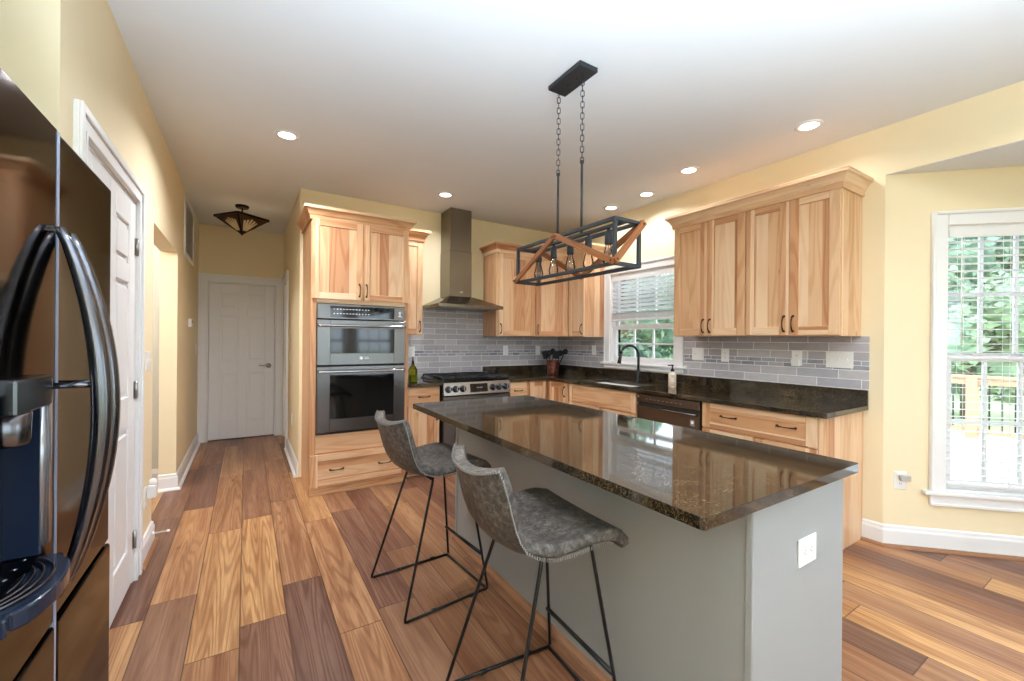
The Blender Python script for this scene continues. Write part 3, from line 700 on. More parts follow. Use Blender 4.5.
# base cabinets
def base_carc(root, x0, x1, y0, y1, toe): 
    b = B(); b.box(x0, x1, y0, y1, 0.1, CZ-CT-0.001)
    tx0, tx1, ty0, ty1 = toe; b.box(tx0, tx1, ty0, ty1, 0, 0.1, 'x'); b.done('carcass', 'wood', parent=root, bevel=0.0015)
YF = 3.90; XF = 2.935
root = thing('base_cabinet', 'narrow hickory base cabinet with drawer and door between oven tower and range', 'cabinet', (1.46, 4.2, 0))
base_carc(root, 1.293, 1.622, YF+0.02, YB-0.002, (1.293, 1.622, YF+0.09, YB-0.01))
f2 = Fr((1.297, YF+0.02, 0.70), (1, 0)); d = B().fb(f2, 0, 0.317, 0, 0.165, 0, 0.02, 'u').done('drawer', 'wood', parent=root, bevel=0.004); pull(f2, 0.16, 0.075, d, vertical=False)
f2 = Fr((1.297, YF+0.02, 0.115), (1, 0)); d = shaker('door', f2, 0.317, 0.575, root); pull(f2, 0.29, 0.48, d)
root = thing('base_cabinet', 'narrow hickory drawer base right of the gas range', 'cabinet', (2.54, 4.2, 0))
base_carc(root, 2.41, 2.668, YF+0.02, YB-0.002, (2.41, 2.668, YF+0.09, YB-0.01))
for z0, z1 in ((0.115, 0.40), (0.41, 0.69), (0.70, 0.865)):
    f2 = Fr((2.428, YF+0.02, z0), (1, 0)); d = B().fb(f2, 0, 0.215, 0, z1-z0, 0, 0.02, 'u').done('drawer', 'wood', parent=root, bevel=0.004); pull(f2, 0.107, (z1-z0)*0.45, d, vertical=False, L=0.1)
# corner lazy susan
root = thing('base_cabinet', 'hickory corner base cabinet with a folding two-leaf door under the crock', 'cabinet', (3.2, 4.1, 0))
b = B(); b.prism([(2.671, YB-0.002), (2.671, YF+0.02), (XF+0.02, YF+0.02), (XF+0.02, 3.535), (XR-0.002, 3.535), (XR-0.002, YB-0.002)], 0.1, CZ-CT-0.001, grain=(0, 0, 1))
b.prism([(2.671, YB-0.01), (2.671, YF+0.09), (XF+0.09, YF+0.09), (XF+0.09, 3.535), (XR-0.01, 3.535), (XR-0.01, YB-0.01)], 0.0, 0.1); b.done('carcass', 'wood', parent=root, bevel=0.0015)
f2 = Fr((2.69, YF+0.02, 0.115), (1, 0)); shaker('door', f2, XF-2.69-0.002, 0.75, root)
f2 = Fr((XF+0.02, YF-0.003, 0.115), (0, -1)); d = shaker('door', f2, YF-3.545, 0.75, root); pull(f2, YF-3.545-0.05, 0.655, d)
def right_base(label, y1, y0, nm='base_cabinet'):
    root = thing(nm, label, 'cabinet', (XR-0.3, (y0+y1)/2, 0)); return root
root = right_base('hickory sink base cabinet with false drawer front below the sink', 3.53, 2.60)
b = B(); b.box(XF+0.02, XF+0.04, 2.60, 3.53, 0.1, CZ-CT-0.001, 'z'); b.box(XF+0.04, XR-0.002, 2.60, 2.62, 0.1, CZ-CT-0.001); b.box(XF+0.04, XR-0.002, 3.51, 3.53, 0.1, CZ-CT-0.001)
b.box(XF+0.04, XR-0.02, 2.62, 3.51, 0.1, 0.12, 'y'); b.box(XR-0.02, XR-0.002, 2.62, 3.51, 0.1, 0.6); b.box(XF+0.09, XF+0.1, 2.60, 3.53, 0, 0.1, 'y'); b.done('carcass', 'wood', parent=root, bevel=0.0015)
f2 = Fr((XF+0.02, 3.526, 0.685), (0, -1)); shaker('drawer', f2, 0.922, 0.18, root, rail=0.04, stile=0.055, horiz=True)
for k in range(2):
    f2 = Fr((XF+0.02, 3.526-k*0.4625, 0.115), (0, -1)); d = shaker('door', f2, 0.4595, 0.56, root); pull(f2, 0.43 if k == 0 else 0.03, 0.46, d)
root = right_base('hickory base cabinet with wide two-handled drawer and exposed end panel at the counter end', 1.96, 1.15)
base_carc(root, XF+0.02, XR-0.002, 1.190, 1.96, (XF+0.09, XR-0.01, 1.190, 1.96))
b = B(); b.box(XF+0.012, XR-0.002, 1.168, 1.188, 0.0, CZ-CT-0.001); b.done('end_panel', 'wood', parent=root, bevel=0.002)
f2 = Fr((XF+0.02, 1.955, 0.685), (0, -1)); d = shaker('drawer', f2, 0.762, 0.185, root, rail=0.045, stile=0.06, horiz=True)
for q in (0.205, 0.59): pull(f2, q, 0.1, d, vertical=False, L=0.11)
for k in range(2):
    f2 = Fr((XF+0.02, 1.955-k*0.383, 0.115), (0, -1)); d = shaker('door', f2, 0.379, 0.56, root); pull(f2, 0.356 if k == 0 else 0.03, 0.46, d)

# ------------------------------------------------------------------ appliances
# wall oven (microwave over oven)
root = thing('wall_oven', 'stainless double wall oven with microwave on top built into the hickory tower', 'oven', (0.876, 3.95, 0.51))
f = Fr((0, 3.888, 0), (1, 0)); x0, x1 = 0.503, 1.250
b = B(); b.fb(f, x0, x1, 0.512, 1.622, -0.5, 0.0); b.done('body', 'void', parent=root)
p = B().fb(f, x0, x1, 1.495, 1.622, 0.0, 0.02).done('control_panel', 'steel', parent=root, bevel=0.003)
B().fb(f, 0.605, 1.15, 1.508, 1.606, 0.02, 0.022).done('display', 'black_gloss', parent=p)
for k in range(12):
    for rr in (0.03, 0.068):
        u = 0.63+k*0.026; B().fb(f, u, u+0.011, 1.508+rr, 1.508+rr+0.007, 0.022, 0.0224).done('key_mark', 'plastic', parent=p)
b = B(); b.lathe(f.p(1.203, 1.568, 0.02), [(0.012, 0), (0.012, 0.0008)], 16, f.n); b.fb(f, 1.198, 1.208, 1.536, 1.557, 0.02, 0.0206); b.fb(f, 1.186, 1.22, 1.531, 1.537, 0.02, 0.0206)
b.done('panel_symbol', 'plastic', parent=p)
def oven_door(z0, z1, wz0, wz1, hz, nm):
    b = B(); a0, a1 = 0.604, 1.149
    b.fb(f, x0, a0, z0, z1, 0, 0.03); b.fb(f, a1, x1, z0, z1, 0, 0.03); b.fb(f, a0, a1, z0, wz0, 0, 0.03); b.fb(f, a0, a1, wz1, z1, 0, 0.03)
    d = b.done(nm, 'steel', parent=root, bevel=0.002)
    B().fb(f, a0-0.002, a1+0.002, wz0-0.002, wz1+0.002, 0.004, 0.026).done('door_glass', 'black_gloss', parent=d)
    b = B(); b.tube([f.p(x0+0.012, hz, 0.072), f.p(x0+0.05, hz, 0.078), f.p((x0+x1)/2, hz, 0.082), f.p(x1-0.05, hz, 0.078), f.p(x1-0.012, hz, 0.072)], [(0.015, 0.011)]*5, 12)
    for u in (x0+0.04, x1-0.04): b.fb(f, u-0.012, u+0.012, hz-0.008, hz+0.008, 0.03, 0.07)
    b.done('handle', 'steel_light', parent=d); return d
d = oven_door(1.102, 1.486, 1.200, 1.415, 1.437, 'microwave_door')
b = B(); b.lathe(f.p(0.858, 1.158, 0.03), [(0.013, 0), (0.013, 0.0008)], 20, f.n); b.done('logo_disc', 'plastic', parent=d)
text_mesh('LG', 0.03, 'plastic', f, 0.905, 1.158, 0.0305, 'logo_letters', d)
oven_door(0.535, 1.088, 0.640, 1.014, 1.047, 'oven_door')
B().fb(f, x0, x1, 0.512, 0.530, 0, 0.012).done('vent_strip', 'void', parent=root)

# gas range
root = thing('gas_range', 'stainless slide-in gas range with six front knobs and black grates', 'range', (2.015, 4.15, 0))
f = Fr((1.638, 3.885, 0), (1, 0)); W_ = 0.762
b = B(); b.fb(f, 0, W_, 0.08, 0.90, -0.59, 0.0); b.done('body', 'cast_iron', parent=root)
b = B(); b.fb(f, -0.006, W_+0.006, 0.90, 0.922, -0.59, 0.012); b.done('cooktop', 'black_gloss', parent=root, bevel=0.004)
b = B(); P = [f.p(0, 0.775, 0.0), f.p(W_, 0.775, 0.0), f.p(W_, 0.775, 0.045), f.p(0, 0.775, 0.045), f.p(0, 0.90, 0.0), f.p(W_, 0.90, 0.0), f.p(W_, 0.90, 0.02), f.p(0, 0.90, 0.02)]
b.hexa(P, f.u, (f.u, f.n)); cp = b.done('control_panel', 'steel_light', parent=root, bevel=0.003)
tn = (f.n*0.125+Vector((0, 0, 0.025))).normalized()
def pp(u, v, w_): return f.p(u, v, 0.045-0.2*(v-0.775)) + tn*w_
b = B(); q = [pp(0.285, 0.795, -0.002), pp(0.485, 0.795, -0.002), pp(0.485, 0.795, 0.0025), pp(0.285, 0.795, 0.0025), pp(0.285, 0.88, -0.002), pp(0.485, 0.88, -0.002), pp(0.485, 0.88, 0.0025), pp(0.285, 0.88, 0.0025)]
b.hexa(q, f.u, (f.u, f.n)); dsp = b.done('display', 'black_gloss', parent=cp)
b = B()
for k in range(4):
    u = 0.36+k*0.018; q = [pp(u, 0.834, 0.002), pp(u+0.009, 0.834, 0.002), pp(u+0.009, 0.834, 0.003), pp(u, 0.834, 0.003), pp(u, 0.847, 0.002), pp(u+0.009, 0.847, 0.002), pp(u+0.009, 0.847, 0.003), pp(u, 0.847, 0.003)]
    b.hexa(q, f.u, (f.u, f.n))
b.done('display_marks', 'plastic_dark', parent=dsp)
for u in (0.048, 0.124, 0.202, 0.548, 0.622, 0.70):
    b = B(); b.lathe(pp(u, 0.835, 0.0), [(0.034, 0), (0.034, 0.004), (0.027, 0.006), (0.025, 0.034), (0.021, 0.038)], 18, tn, mi=0); 
    k_ = b.done('knob', 'knob', parent=root)
    b = B(); c = pp(u, 0.835, 0.038); b.bar(c-Vector((0, 0, 0.02)), c+Vector((0, 0, 0.02)), 0.008, 0.012, up=f.n); b.done('knob_grip', 'steel_light', parent=k_)
b = B(); b.fb(f, 0.0, W_, 0.24, 0.765, 0, 0.035); d = b.done('oven_door', 'steel', parent=root, bevel=0.004)
B().fb(f, 0.12, W_-0.12, 0.34, 0.62, 0.035, 0.037).done('door_glass', 'black_gloss', parent=d)
b = B(); b.tube([f.p(0.04, 0.715, 0.085), f.p(W_-0.04, 0.715, 0.085)], 0.013, 10)
for u in (0.06, W_-0.06): b.fb(f, u-0.012, u+0.012, 0.703, 0.727, 0.035, 0.08)
b.done('handle', 'steel_light', parent=d)
B().fb(f, 0, W_, 0.085, 0.23, 0, 0.03).done('drawer', 'steel', parent=root, bevel=0.004)
B().fb(f, 0.03, W_-0.03, 0, 0.08, -0.5, -0.05).done('base_plinth', 'cast_iron', parent=root)
for k in range(3):
    b = B(); a0, a1 = 0.012+k*0.247, 0.012+(k+1)*0.247-0.006; zz = 0.946
    for (p0, p1) in (((a0, -0.015), (a1, -0.015)), ((a0, -0.565), (a1, -0.565)), ((a0, -0.015), (a0, -0.565)), ((a1, -0.015), (a1, -0.565)), ((a0, -0.29), (a1, -0.29)), (((a0+a1)/2, -0.015), ((a0+a1)/2, -0.565)), ((a0, -0.15), (a1, -0.15)), ((a0, -0.43), (a1, -0.43))):
        b.bar(f.p(p0[0], zz, p0[1]), f.p(p1[0], zz, p1[1]), 0.012, 0.014)
    for uu in (a0, a1):
        for ww in (-0.015, -0.565): b.fb(f, uu-0.007, uu+0.007, 0.922, 0.94, ww-0.007, ww+0.007)
    b.done('grate', 'cast_iron', parent=root)
for u, ww, r_ in ((0.14, -0.15, 0.045), (0.14, -0.43, 0.038), (0.385, -0.29, 0.05), (0.625, -0.15, 0.045), (0.625, -0.43, 0.038)):
    B().lathe(f.p(u, 0.922, ww), [(r_, 0), (r_, 0.006), (r_*0.7, 0.008), (r_*0.7, 0.014), (r_*0.2, 0.016)], 16).done('burner', 'cast_iron', parent=root)

# range hood
root = thing('range_hood', 'stainless chimney range hood over the gas range', 'range hood', (2.0, 4.25, 1.655))
f = Fr((0, YB, 0), (1, 0)); hx0, hx1, cx0, cx1 = 1.635, 2.395, 1.853, 2.112
b = B(); b.fb(f, hx0, hx1, 1.662, 1.694, 0.01, 0.5)
def fr_hexa(b, a, c):                                           # frustum from rectangle a (u0,u1,w0,w1,z) to c
    P = [f.p(a[0], a[4], a[2]), f.p(a[1], a[4], a[2]), f.p(a[1], a[4], a[3]), f.p(a[0], a[4], a[3]), f.p(c[0], c[4], c[2]), f.p(c[1], c[4], c[2]), f.p(c[1], c[4], c[3]), f.p(c[0], c[4], c[3])]
    b.hexa(P, f.u, (f.u, f.n))
fr_hexa(b, (hx0, hx1, 0.01, 0.5, 1.694), (cx0-0.012, cx1+0.012, 0.01, 0.292, 1.795)); cn = b.done('canopy', 'steel_hood', parent=root, bevel=0.002)
B().fb(f, hx0+0.04, hx1-0.04, 1.655, 1.664, 0.05, 0.46).done('filter', 'steel', parent=cn)
b = B()
for k in range(4): b.lathe(f.p(1.945+k*0.026, 1.678, 0.5), [(0.006, 0), (0.006, 0.002)], 10, f.n)
b.done('buttons', 'knob', parent=cn)
B().fb(f, cx0, cx1, 1.795, 2.29, 0.01, 0.28).done('chimney', 'steel_hood', parent=root, bevel=0.002)
B().fb(f, cx0+0.004, cx1-0.004, 2.29, H-0.002, 0.01, 0.276).done('chimney_extension', 'steel_hood', parent=root, bevel=0.002)
text_mesh('LG', 0.026, 'plastic', f, 1.99, 1.845, 0.2805, 'logo_letters', root)

# dishwasher
root = thing('dishwasher', 'dark brown stainless dishwasher next to the sink', 'dishwasher', (3.25, 2.28, 0))
f = Fr((XF+0.022, 2.586, 0), (0, -1)); W_ = 0.612
B().fb(f, 0.004, W_-0.004, 0.1, 0.862, -0.56, 0.0).done('body', 'void', parent=root)
p = B().fb(f, 0.003, W_-0.003, 0.795, 0.868, 0, 0.028).done('control_panel', 'dishwasher', parent=root, bevel=0.004)
B().fb(f, 0.014, 0.024, 0.838, 0.848, 0.028, 0.0286).done('indicator', 'plastic', parent=p)
for k in range(9): B().fb(f, 0.10+k*0.042, 0.118+k*0.042, 0.828, 0.832, 0.028, 0.0284).done('key_mark', 'plastic_dark', parent=p)
d = B().fb(f, 0.003, W_-0.003, 0.12, 0.768, 0, 0.026).done('door', 'dishwasher', parent=root, bevel=0.004)
B().fb(f, 0.003, W_-0.003, 0.768, 0.795, 0, 0.012).done('handle_recess', 'void', parent=root)
B().tube([f.p(0.02, 0.762, 0.034), f.p(W_/2, 0.762, 0.036), f.p(W_-0.02, 0.762, 0.034)], [(0.011, 0.009)]*3, 10).done('handle', 'dishwasher', parent=d)
st = B().fb(f, W_-0.082, W_-0.042, 0.672, 0.722, 0.026, 0.0268).done('energy_sticker', 'plastic_dark', parent=d)
B().lathe(f.p(W_-0.062, 0.70, 0.0268), [(0.013, 0), (0.013, 0.0005)], 16, f.n).done('sticker_emblem', 'plastic', parent=d)
B().fb(f, 0.01, W_-0.01, 0, 0.1, -0.5, -0.05).done('toe_kick', 'void', parent=root)

# refrigerator
FX = -0.372
root = thing('refrigerator', 'black stainless French-door refrigerator with curved handles and a water dispenser', 'refrigerator', (-0.8, 1.39, 0))
f = Fr((FX, 0.932, 0), (0, 1)); FW, SP = 0.922, 0.460
b = B(); b.fb(f, 0.004, FW-0.004, 0.03, 1.755, -0.80, -0.068); b.done('body', 'fridge_side', parent=root, bevel=0.004)
du0, du1, dz0, dz1 = 0.13, 0.385, 0.855, 1.240                  # dispenser recess
b = B(); lo, hi = 0.668, 1.80
b.fb(f, 0, du0, lo, hi, -0.065, 0); b.fb(f, du1, SP-0.006, lo, hi, -0.065, 0); b.fb(f, du0, du1, lo, dz0, -0.065, 0); b.fb(f, du0, du1, dz1, hi, -0.065, 0); b.fb(f, du0, du1, dz0, dz1, -0.065, -0.058)
dl_ = b.done('door', 'fridge', parent=root, label='left fridge door with the water and ice dispenser')
dr_ = B().fb(f, SP+0.006, FW, lo, hi, -0.065, 0).done('door', 'fridge', parent=root, bevel=0.008, seg=3)
for a0, a1 in ((0, SP-0.006), (SP+0.006, FW)): B().fb(f, a0, a1, 0.06, lo-0.008, -0.065, 0.004).done('freezer_door', 'fridge', parent=root, bevel=0.008, seg=3)
B().fb(f, SP-0.0055, SP+0.0055, 0.07, hi-0.003, -0.06, 0.002).done('door_gasket', 'gasket', parent=root)
B().fb(f, 0.03, FW-0.03, 0, 0.06, -0.75, -0.09).done('toe_grille', 'void', parent=root)
def fridge_handle(u, par):
    z0, z1 = 0.735, 1.572; b = B(); n = 22; rings = []
    for i in range(n+1):
        q = i/n; z = z0+(z1-z0)*q; s_ = math.sin(math.pi*q)**0.8; out = 0.012+0.074*s_; hw = 0.009+0.011*s_; th = 0.009+0.008*s_
        sec = [(-hw, -th*.6), (-hw, th*.5), (-hw*.55, th), (hw*.55, th), (hw, th*.5), (hw, -th*.6), (hw*.6, -th), (-hw*.6, -th)]
        rings.append([b.bm.verts.new(f.p(u+du, z, out+dw)) for du, dw in sec])
    for a, c in zip(rings, rings[1:]): b.bridge(a, c)
    b.cap(rings[0]); b.cap(rings[-1])
    for z in (z0+0.006, z1-0.006): b.fb(f, u-0.008, u+0.008, z-0.006, z+0.006, -0.001, 0.014)
    b.tube([f.p(u, 1.213, -0.001), f.p(u, 1.213, 0.08)], 0.007, 8)
    return b.done('handle', 'handle_steel', parent=par)
fridge_handle(SP-0.034, dl_); fridge_handle(SP+0.037, dr_)
# dispenser
b = B(); b.fb(f, du0, du0+0.012, dz0, dz1, -0.058, 0.002); b.fb(f, du1-0.012, du1, dz0, dz1, -0.058, 0.002); b.fb(f, du0+.012, du1-.012, dz1-0.025, dz1, -0.058, 0.002)
b.fb(f, du0+0.012, du1-0.012, dz0, dz1-0.025, -0.058, -0.052)
dsp = b.done('dispenser', 'blue_tray', parent=dl_, bevel=0.003)
B().tube([f.p(du1+0.012, dz0+0.02, 0.0), f.p(du1+0.012, 1.232, 0.0)], (0.024, 0.010), 20, ref=f.n).done('dispenser_trim', 'silver', parent=dl_)
b = B(); n = 14
poly = [(du0+0.0, -0.05), (du0+0.0, 0.03)] + [(du0+0.02+(du1+0.02-du0-0.04)*i/n, 0.03+0.035*math.sin(math.pi*i/n)**0.5) for i in range(n+1)] + [(du1+0.02, 0.03), (du1+0.02, 0.0), (du1, -0.05)]
lo_ = [b.bm.verts.new(f.p(u, dz0-0.045, w_)) for u, w_ in poly]; hi_ = [b.bm.verts.new(f.p(u, dz0-0.012, w_)) for u, w_ in poly]
b.cap(lo_); b.cap(hi_); b.bridge(lo_, hi_)
for fc in b.bm.faces: fc.smooth = False
tr = b.done('drip_tray', 'blue_tray', parent=dl_, bevel=0.004, seg=2)
b = B()
for k in range(5):
    pts = [f.p((du0+du1+0.02)/2+(0.125-0.012*k)*math.cos(R(a)), dz0-0.0085, -0.045+(0.09-0.014*k)*math.sin(R(a))) for a in range(10, 171, 16)]
    b.tube(pts, 0.0035, 6)
for k in range(4): b.lathe(f.p(du0+0.10+k*0.045, dz0-0.012, -0.02), [(0.008, 0), (0.006, 0.012), (0.002, 0.014)], 10)
b.done('tray_grille', 'handle_steel', parent=tr)
b = B(); b.fb(f, du0+0.05, du1-0.035, 1.18, 1.245, -0.05, 0.025); b.lathe(f.p((du0+du1)/2, 1.18, -0.012), [(0.034, 0), (0.032, -0.055), (0.028, -0.065)], 16)
b.done('dispenser_spout', 'handle_steel', parent=dl_, bevel=0.004)
b = B(); b.fb(f, 0.03, 0.13, 1.786, 1.80, -0.10, -0.02); b.fb(f, FW-0.13, FW-0.03, 1.786, 1.80, -0.10, -0.02); b.fb(f, 0.0, FW, 1.756, 1.77, -0.8, -0.07)
b.done('hinge_cover', 'fridge_side', parent=root)

# ------------------------------------------------------------------ island
IX0, IX1, IY0, IY1 = 0.92, 1.815, 0.605, 2.68
root = thing('island_cabinet', 'grey painted kitchen island base under the big granite top', 'island', (1.5, 1.65, 0))
b = B(); b.box(1.20, 1.76, 0.66, 2.60, 0.0, CZ-CT-0.001); b.done('body', 'island', parent=root, bevel=0.002)
b = B(); b.box(1.193, 1.775, 0.637, 0.66, 0.0, CZ-CT-0.001); b.done('end_panel', 'island', parent=root, bevel=0.004, seg=2)
b = B(); b.box(1.193, 1.20, 2.575, 2.60, 0.0, CZ-CT-0.001); b.done('corner_strip', 'island', parent=root, bevel=0.001)
B().sweep([(1.20, 2.60), (1.20, 0.661)], [(0, 0), (0.03, 0), (0.027, 0.012), (0.016, 0.022), (0, 0.024)], 0.0).done('shoe_moulding', 'brown_trim', parent=root)
fr = Fr((1.76, 0.66, 0.1), (0, 1))
for k in range(3):
    f2 = Fr((1.76, 0.68+k*0.64, 0.12), (0, 1)); B().fb(f2, 0, 0.62, 0, 0.73, 0, 0.018).done('door', 'island', parent=root, bevel=0.003)
def rounded_rect(x0, x1, y0, y1, r):
    pts = []
    for cx_, cy_, a in ((x1-r, y1-r, 0), (x0+r, y1-r, 90), (x0+r, y0+r, 180), (x1-r, y0+r, 270)):
        pts += [(cx_+r*math.cos(R(a+k*30)), cy_+r*math.sin(R(a+k*30))) for k in range(4)]
    return pts
b = B(); b.prism(rounded_rect(IX0, IX1, IY0, IY1, 0.012), CZ-CT, CZ)
tag(b.done('island_countertop', 'granite', loc=(1.37, 1.65, CZ-CT), bevel=0.0012, seg=1), 'glossy dark granite slab on top of the grey island', 'countertop')

# ------------------------------------------------------------------ bar stools
def stool_shell():
    prof = [(0.216, 0.622, 0.228, 0.0), (0.212, 0.638, 0.232, 0.0), (0.195, 0.650, 0.234, 0.004), (0.15, 0.656, 0.231, 0.010), (0.09, 0.650, 0.231, 0.016), (0.02, 0.638, 0.229, 0.020), (-0.05, 0.630, 0.226, 0.026), (-0.10, 0.632, 0.222, 0.034),
            (-0.145, 0.644, 0.219, 0.040), (-0.182, 0.670, 0.215, 0.040), (-0.207, 0.708, 0.210, 0.040), (-0.225, 0.75, 0.205, 0.042), (-0.241, 0.796, 0.199, 0.046), (-0.256, 0.842, 0.193, 0.05), (-0.269, 0.882, 0.186, 0.052), (-0.276, 0.908, 0.174, 0.05)]
    n = 14; up = []; 
    for i, (x, z, hw, wing) in enumerate(prof):
        a, c = prof[max(i-1, 0)], prof[min(i+1, len(prof)-1)]
        t = Vector((c[0]-a[0], 0, c[1]-a[1])).normalized(); nn = Vector((t.z, 0, -t.x))
        if i < 6 and nn.z < 0: nn = -nn
        if nn.z < 0 and nn.x < 0: nn = -nn
        row = []
        for k in range(n+1):
            q = -1+2*k/n
            p = Vector((x, q*hw, z)) + nn*(wing*abs(q)**2.4)
            if i > 11: p.z += (i-11)/4*0.018*abs(q)**2
            row.append(p)
        up.append(row)
    return prof, up
def make_stool(label, loc, rot):
    root = thing('bar_stool', label, 'stool', loc, rot, group='counter stools at the island')
    prof, up = stool_shell(); b = B(); V = [[b.bm.verts.new(p) for p in row] for row in up]
    for i in range(len(V)-1):
        for k in range(len(V[0])-1):
            fc = b.bm.faces.new((V[i][k], V[i][k+1], V[i+1][k+1], V[i+1][k])); fc.smooth = True
    o = b.done('seat', 'leather', parent=root, local=True)
    s_ = o.modifiers.new('thick', 'SOLIDIFY'); s_.thickness = 0.04; s_.offset = -1
    bv = o.modifiers.new('bevel', 'BEVEL'); bv.width = 0.009; bv.segments = 3; bv.limit_method = 'ANGLE'; bv.angle_limit = R(50)
    # stitching along the two side edges and the top edge
    b = B(); path = [row[0] for row in up] + up[-1][1:-1] + [row[-1] for row in reversed(up)]
    path = [p + (Vector((0, 0.004 if p.y > 0 else -0.004, 0))) for p in path]
    dense = []
    for a, c in zip(path, path[1:]):
        m_ = max(1, int((c-a).length/0.008))
        dense += [a.lerp(c, k/m_) for k in range(m_)]
    dense = dense[6:-6]
    for k, p in enumerate(dense):
        if k < 1 or k > len(dense)-2: continue
        d = (dense[k+1]-dense[k-1]).normalized(); sd = Vector((0, 1 if p.y > 0 else -1, 0)); sd = (sd - d*sd.dot(d)); sd = sd.normalized() if sd.length > 0.2 else Vector((1, 0, 0))
        c = p + Vector((0, 0, -0.004)); b.bar(c - d*0.0022 - sd*0.001, c + d*0.0018 + sd*0.0035, 0.003, 0.009)
    b.done('edge_stitching', 'seat_thread', parent=root, local=True)
    r = 0.0068
    for sgn in (-1, 1):
        y = lambda v: sgn*v
        pts = [(-0.115, y(0.150), 0.625), (-0.122, y(0.153), 0.59), (-0.226, y(0.228), 0.03)]
        b = B(); b.tube([(-0.055, y(0.150), 0.632), (-0.06, y(0.153), 0.60), (-0.232, y(0.231), 0.02), (-0.232, y(0.233), 0.0105), (-0.222, y(0.233), 0.0075)], r, 8); b.done('rear_leg', 'black_metal', parent=root, local=True)
        b = B(); b.tube([(0.150, y(0.140), 0.640), (0.154, y(0.143), 0.612), (0.233, y(0.218), 0.02), (0.234, y(0.220), 0.0105), (0.224, y(0.221), 0.0075)], r, 8); b.done('front_leg', 'black_metal', parent=root, local=True)
        b = B(); b.tube([(-0.224, y(0.233), 0.0075), (0.226, y(0.221), 0.0075)], r, 8)
        for xx in (-0.08, 0.13):
            b.tube([(xx-0.014, y(0.227), 0.0085), (xx+0.014, y(0.227), 0.0085)], 0.0088, 8)
        b.done('floor_runner', 'black_metal', parent=root, local=True)
    b = B(); b.tube([(0.226, -0.221, 0.0075), (0.226, 0.221, 0.0075)], r, 8); b.done('floor_crossbar', 'black_metal', parent=root, local=True)
    b = B(); b.tube([(0.205, -0.199, 0.19), (0.205, 0.199, 0.19)], 0.0085, 8); b.done('footrest', 'black_metal', parent=root, local=True)
    b = B(); b.tube([(0.13, -0.142, 0.634), (0.13, 0.142, 0.634)], r, 8); b.tube([(-0.055, -0.148, 0.618), (-0.055, 0.148, 0.618)], r, 8); b.done('seat_bracket', 'black_metal', parent=root, local=True)
    return root
s1 = make_stool('grey leather bucket bar stool nearer the camera, close to the island corner', (0.875, 1.25, 0), R(-3))
s2 = s1.copy(); C.objects.link(s2); s2.location = (0.848, 2.176, 0); s2.rotation_euler = (0, 0, R(4.5))
s2['label'] = 'grey leather bucket bar stool farther away, in front of the oven tower'
for ch in list(s1.children):
    c = ch.copy(); C.objects.link(c); c.parent = s2

# ------------------------------------------------------------------ sink, tap, counter items
root = thing('sink', 'white undermount sink below the kitchen window', 'sink', (3.16, 3.05, 0.70))
b = B(); z0, z1 = 0.70, CZ-CT-0.002; t_ = 0.014
b.box(SX0-t_, SX0, SY0-t_, SY1+t_, z0, z1); b.box(SX1, SX1+t_, SY0-t_, SY1+t_, z0, z1); b.box(SX0, SX1, SY0-t_, SY0, z0, z1); b.box(SX0, SX1, SY1, SY1+t_, z0, z1); b.box(SX0, SX1, SY0, SY1, z0, z0+0.012)
b.done('bowl', 'sink', parent=root)
B().lathe((3.16, 3.05, z0+0.012), [(0.04, 0), (0.04, 0.003), (0.01, 0.004)], 20).done('drain', 'nickel', parent=root)
root = thing('faucet', 'black gooseneck pull-down faucet behind the sink', 'faucet', (3.43, 3.01, CZ))
b = B(); b.lathe((3.43, 3.01, CZ), [(0.028, 0), (0.028, 0.008), (0.021, 0.014), (0.021, 0.11), (0.0145, 0.125)], 18); b.done('base', 'black_metal', parent=root)
b = B(); r0 = 0.105; pts = [Vector((3.43, 3.01, z)) for z in (CZ+0.11, CZ+0.2, CZ+0.27)]
dirx = Vector((-0.97, 0.24, 0)).normalized(); cc = Vector((3.43, 3.01, CZ+0.27))+dirx*r0
pts += [cc - dirx*r0*math.cos(R(a)) + Vector((0, 0, r0*math.sin(R(a)))) for a in range(12, 169, 12)]
b.tube(pts, 0.0135, 12); b.done('neck', 'black_metal', parent=root)
b = B(); e = pts[-1]; e2 = e + dirx*0.022 + Vector((0, 0, -0.10)); b.tube([e, e.lerp(e2, 0.3), e.lerp(e2, 0.7), e2], [0.0145, 0.016, 0.019, 0.021], 14); b.done('spray_head', 'black_metal', parent=root)
b = B(); b.tube([(3.43, 2.99, CZ+0.075), (3.43, 2.965, CZ+0.08), (3.425, 2.90, CZ+0.105)], [0.012, 0.011, 0.007], 10); b.done('lever', 'black_metal', parent=root)
c = (3.30, 2.50)
root = thing('soap_bottle', 'cream soap pump bottle with black top on the sink counter', 'soap dispenser', (*c, CZ))
b = B(); b.lathe((*c, CZ), [(0.030, 0), (0.034, 0.004), (0.034, 0.12), (0.030, 0.132), (0.014, 0.139), (0.013, 0.148)], 20); b.done('bottle', 'soap_body', parent=root)
b = B(); b.lathe((*c, CZ+0.146), [(0.016, 0), (0.016, 0.02), (0.006, 0.024), (0.006, 0.048), (0.012, 0.05), (0.012, 0.062)], 14); b.tube([(c[0], c[1], CZ+0.204), (c[0]-0.035, c[1]+0.02, CZ+0.200)], 0.006, 8); b.done('pump', 'black_metal', parent=root)
fs = Fr((c[0]-0.0247, c[1]-0.0247, CZ), (0.7071, -0.7071)); b = B()
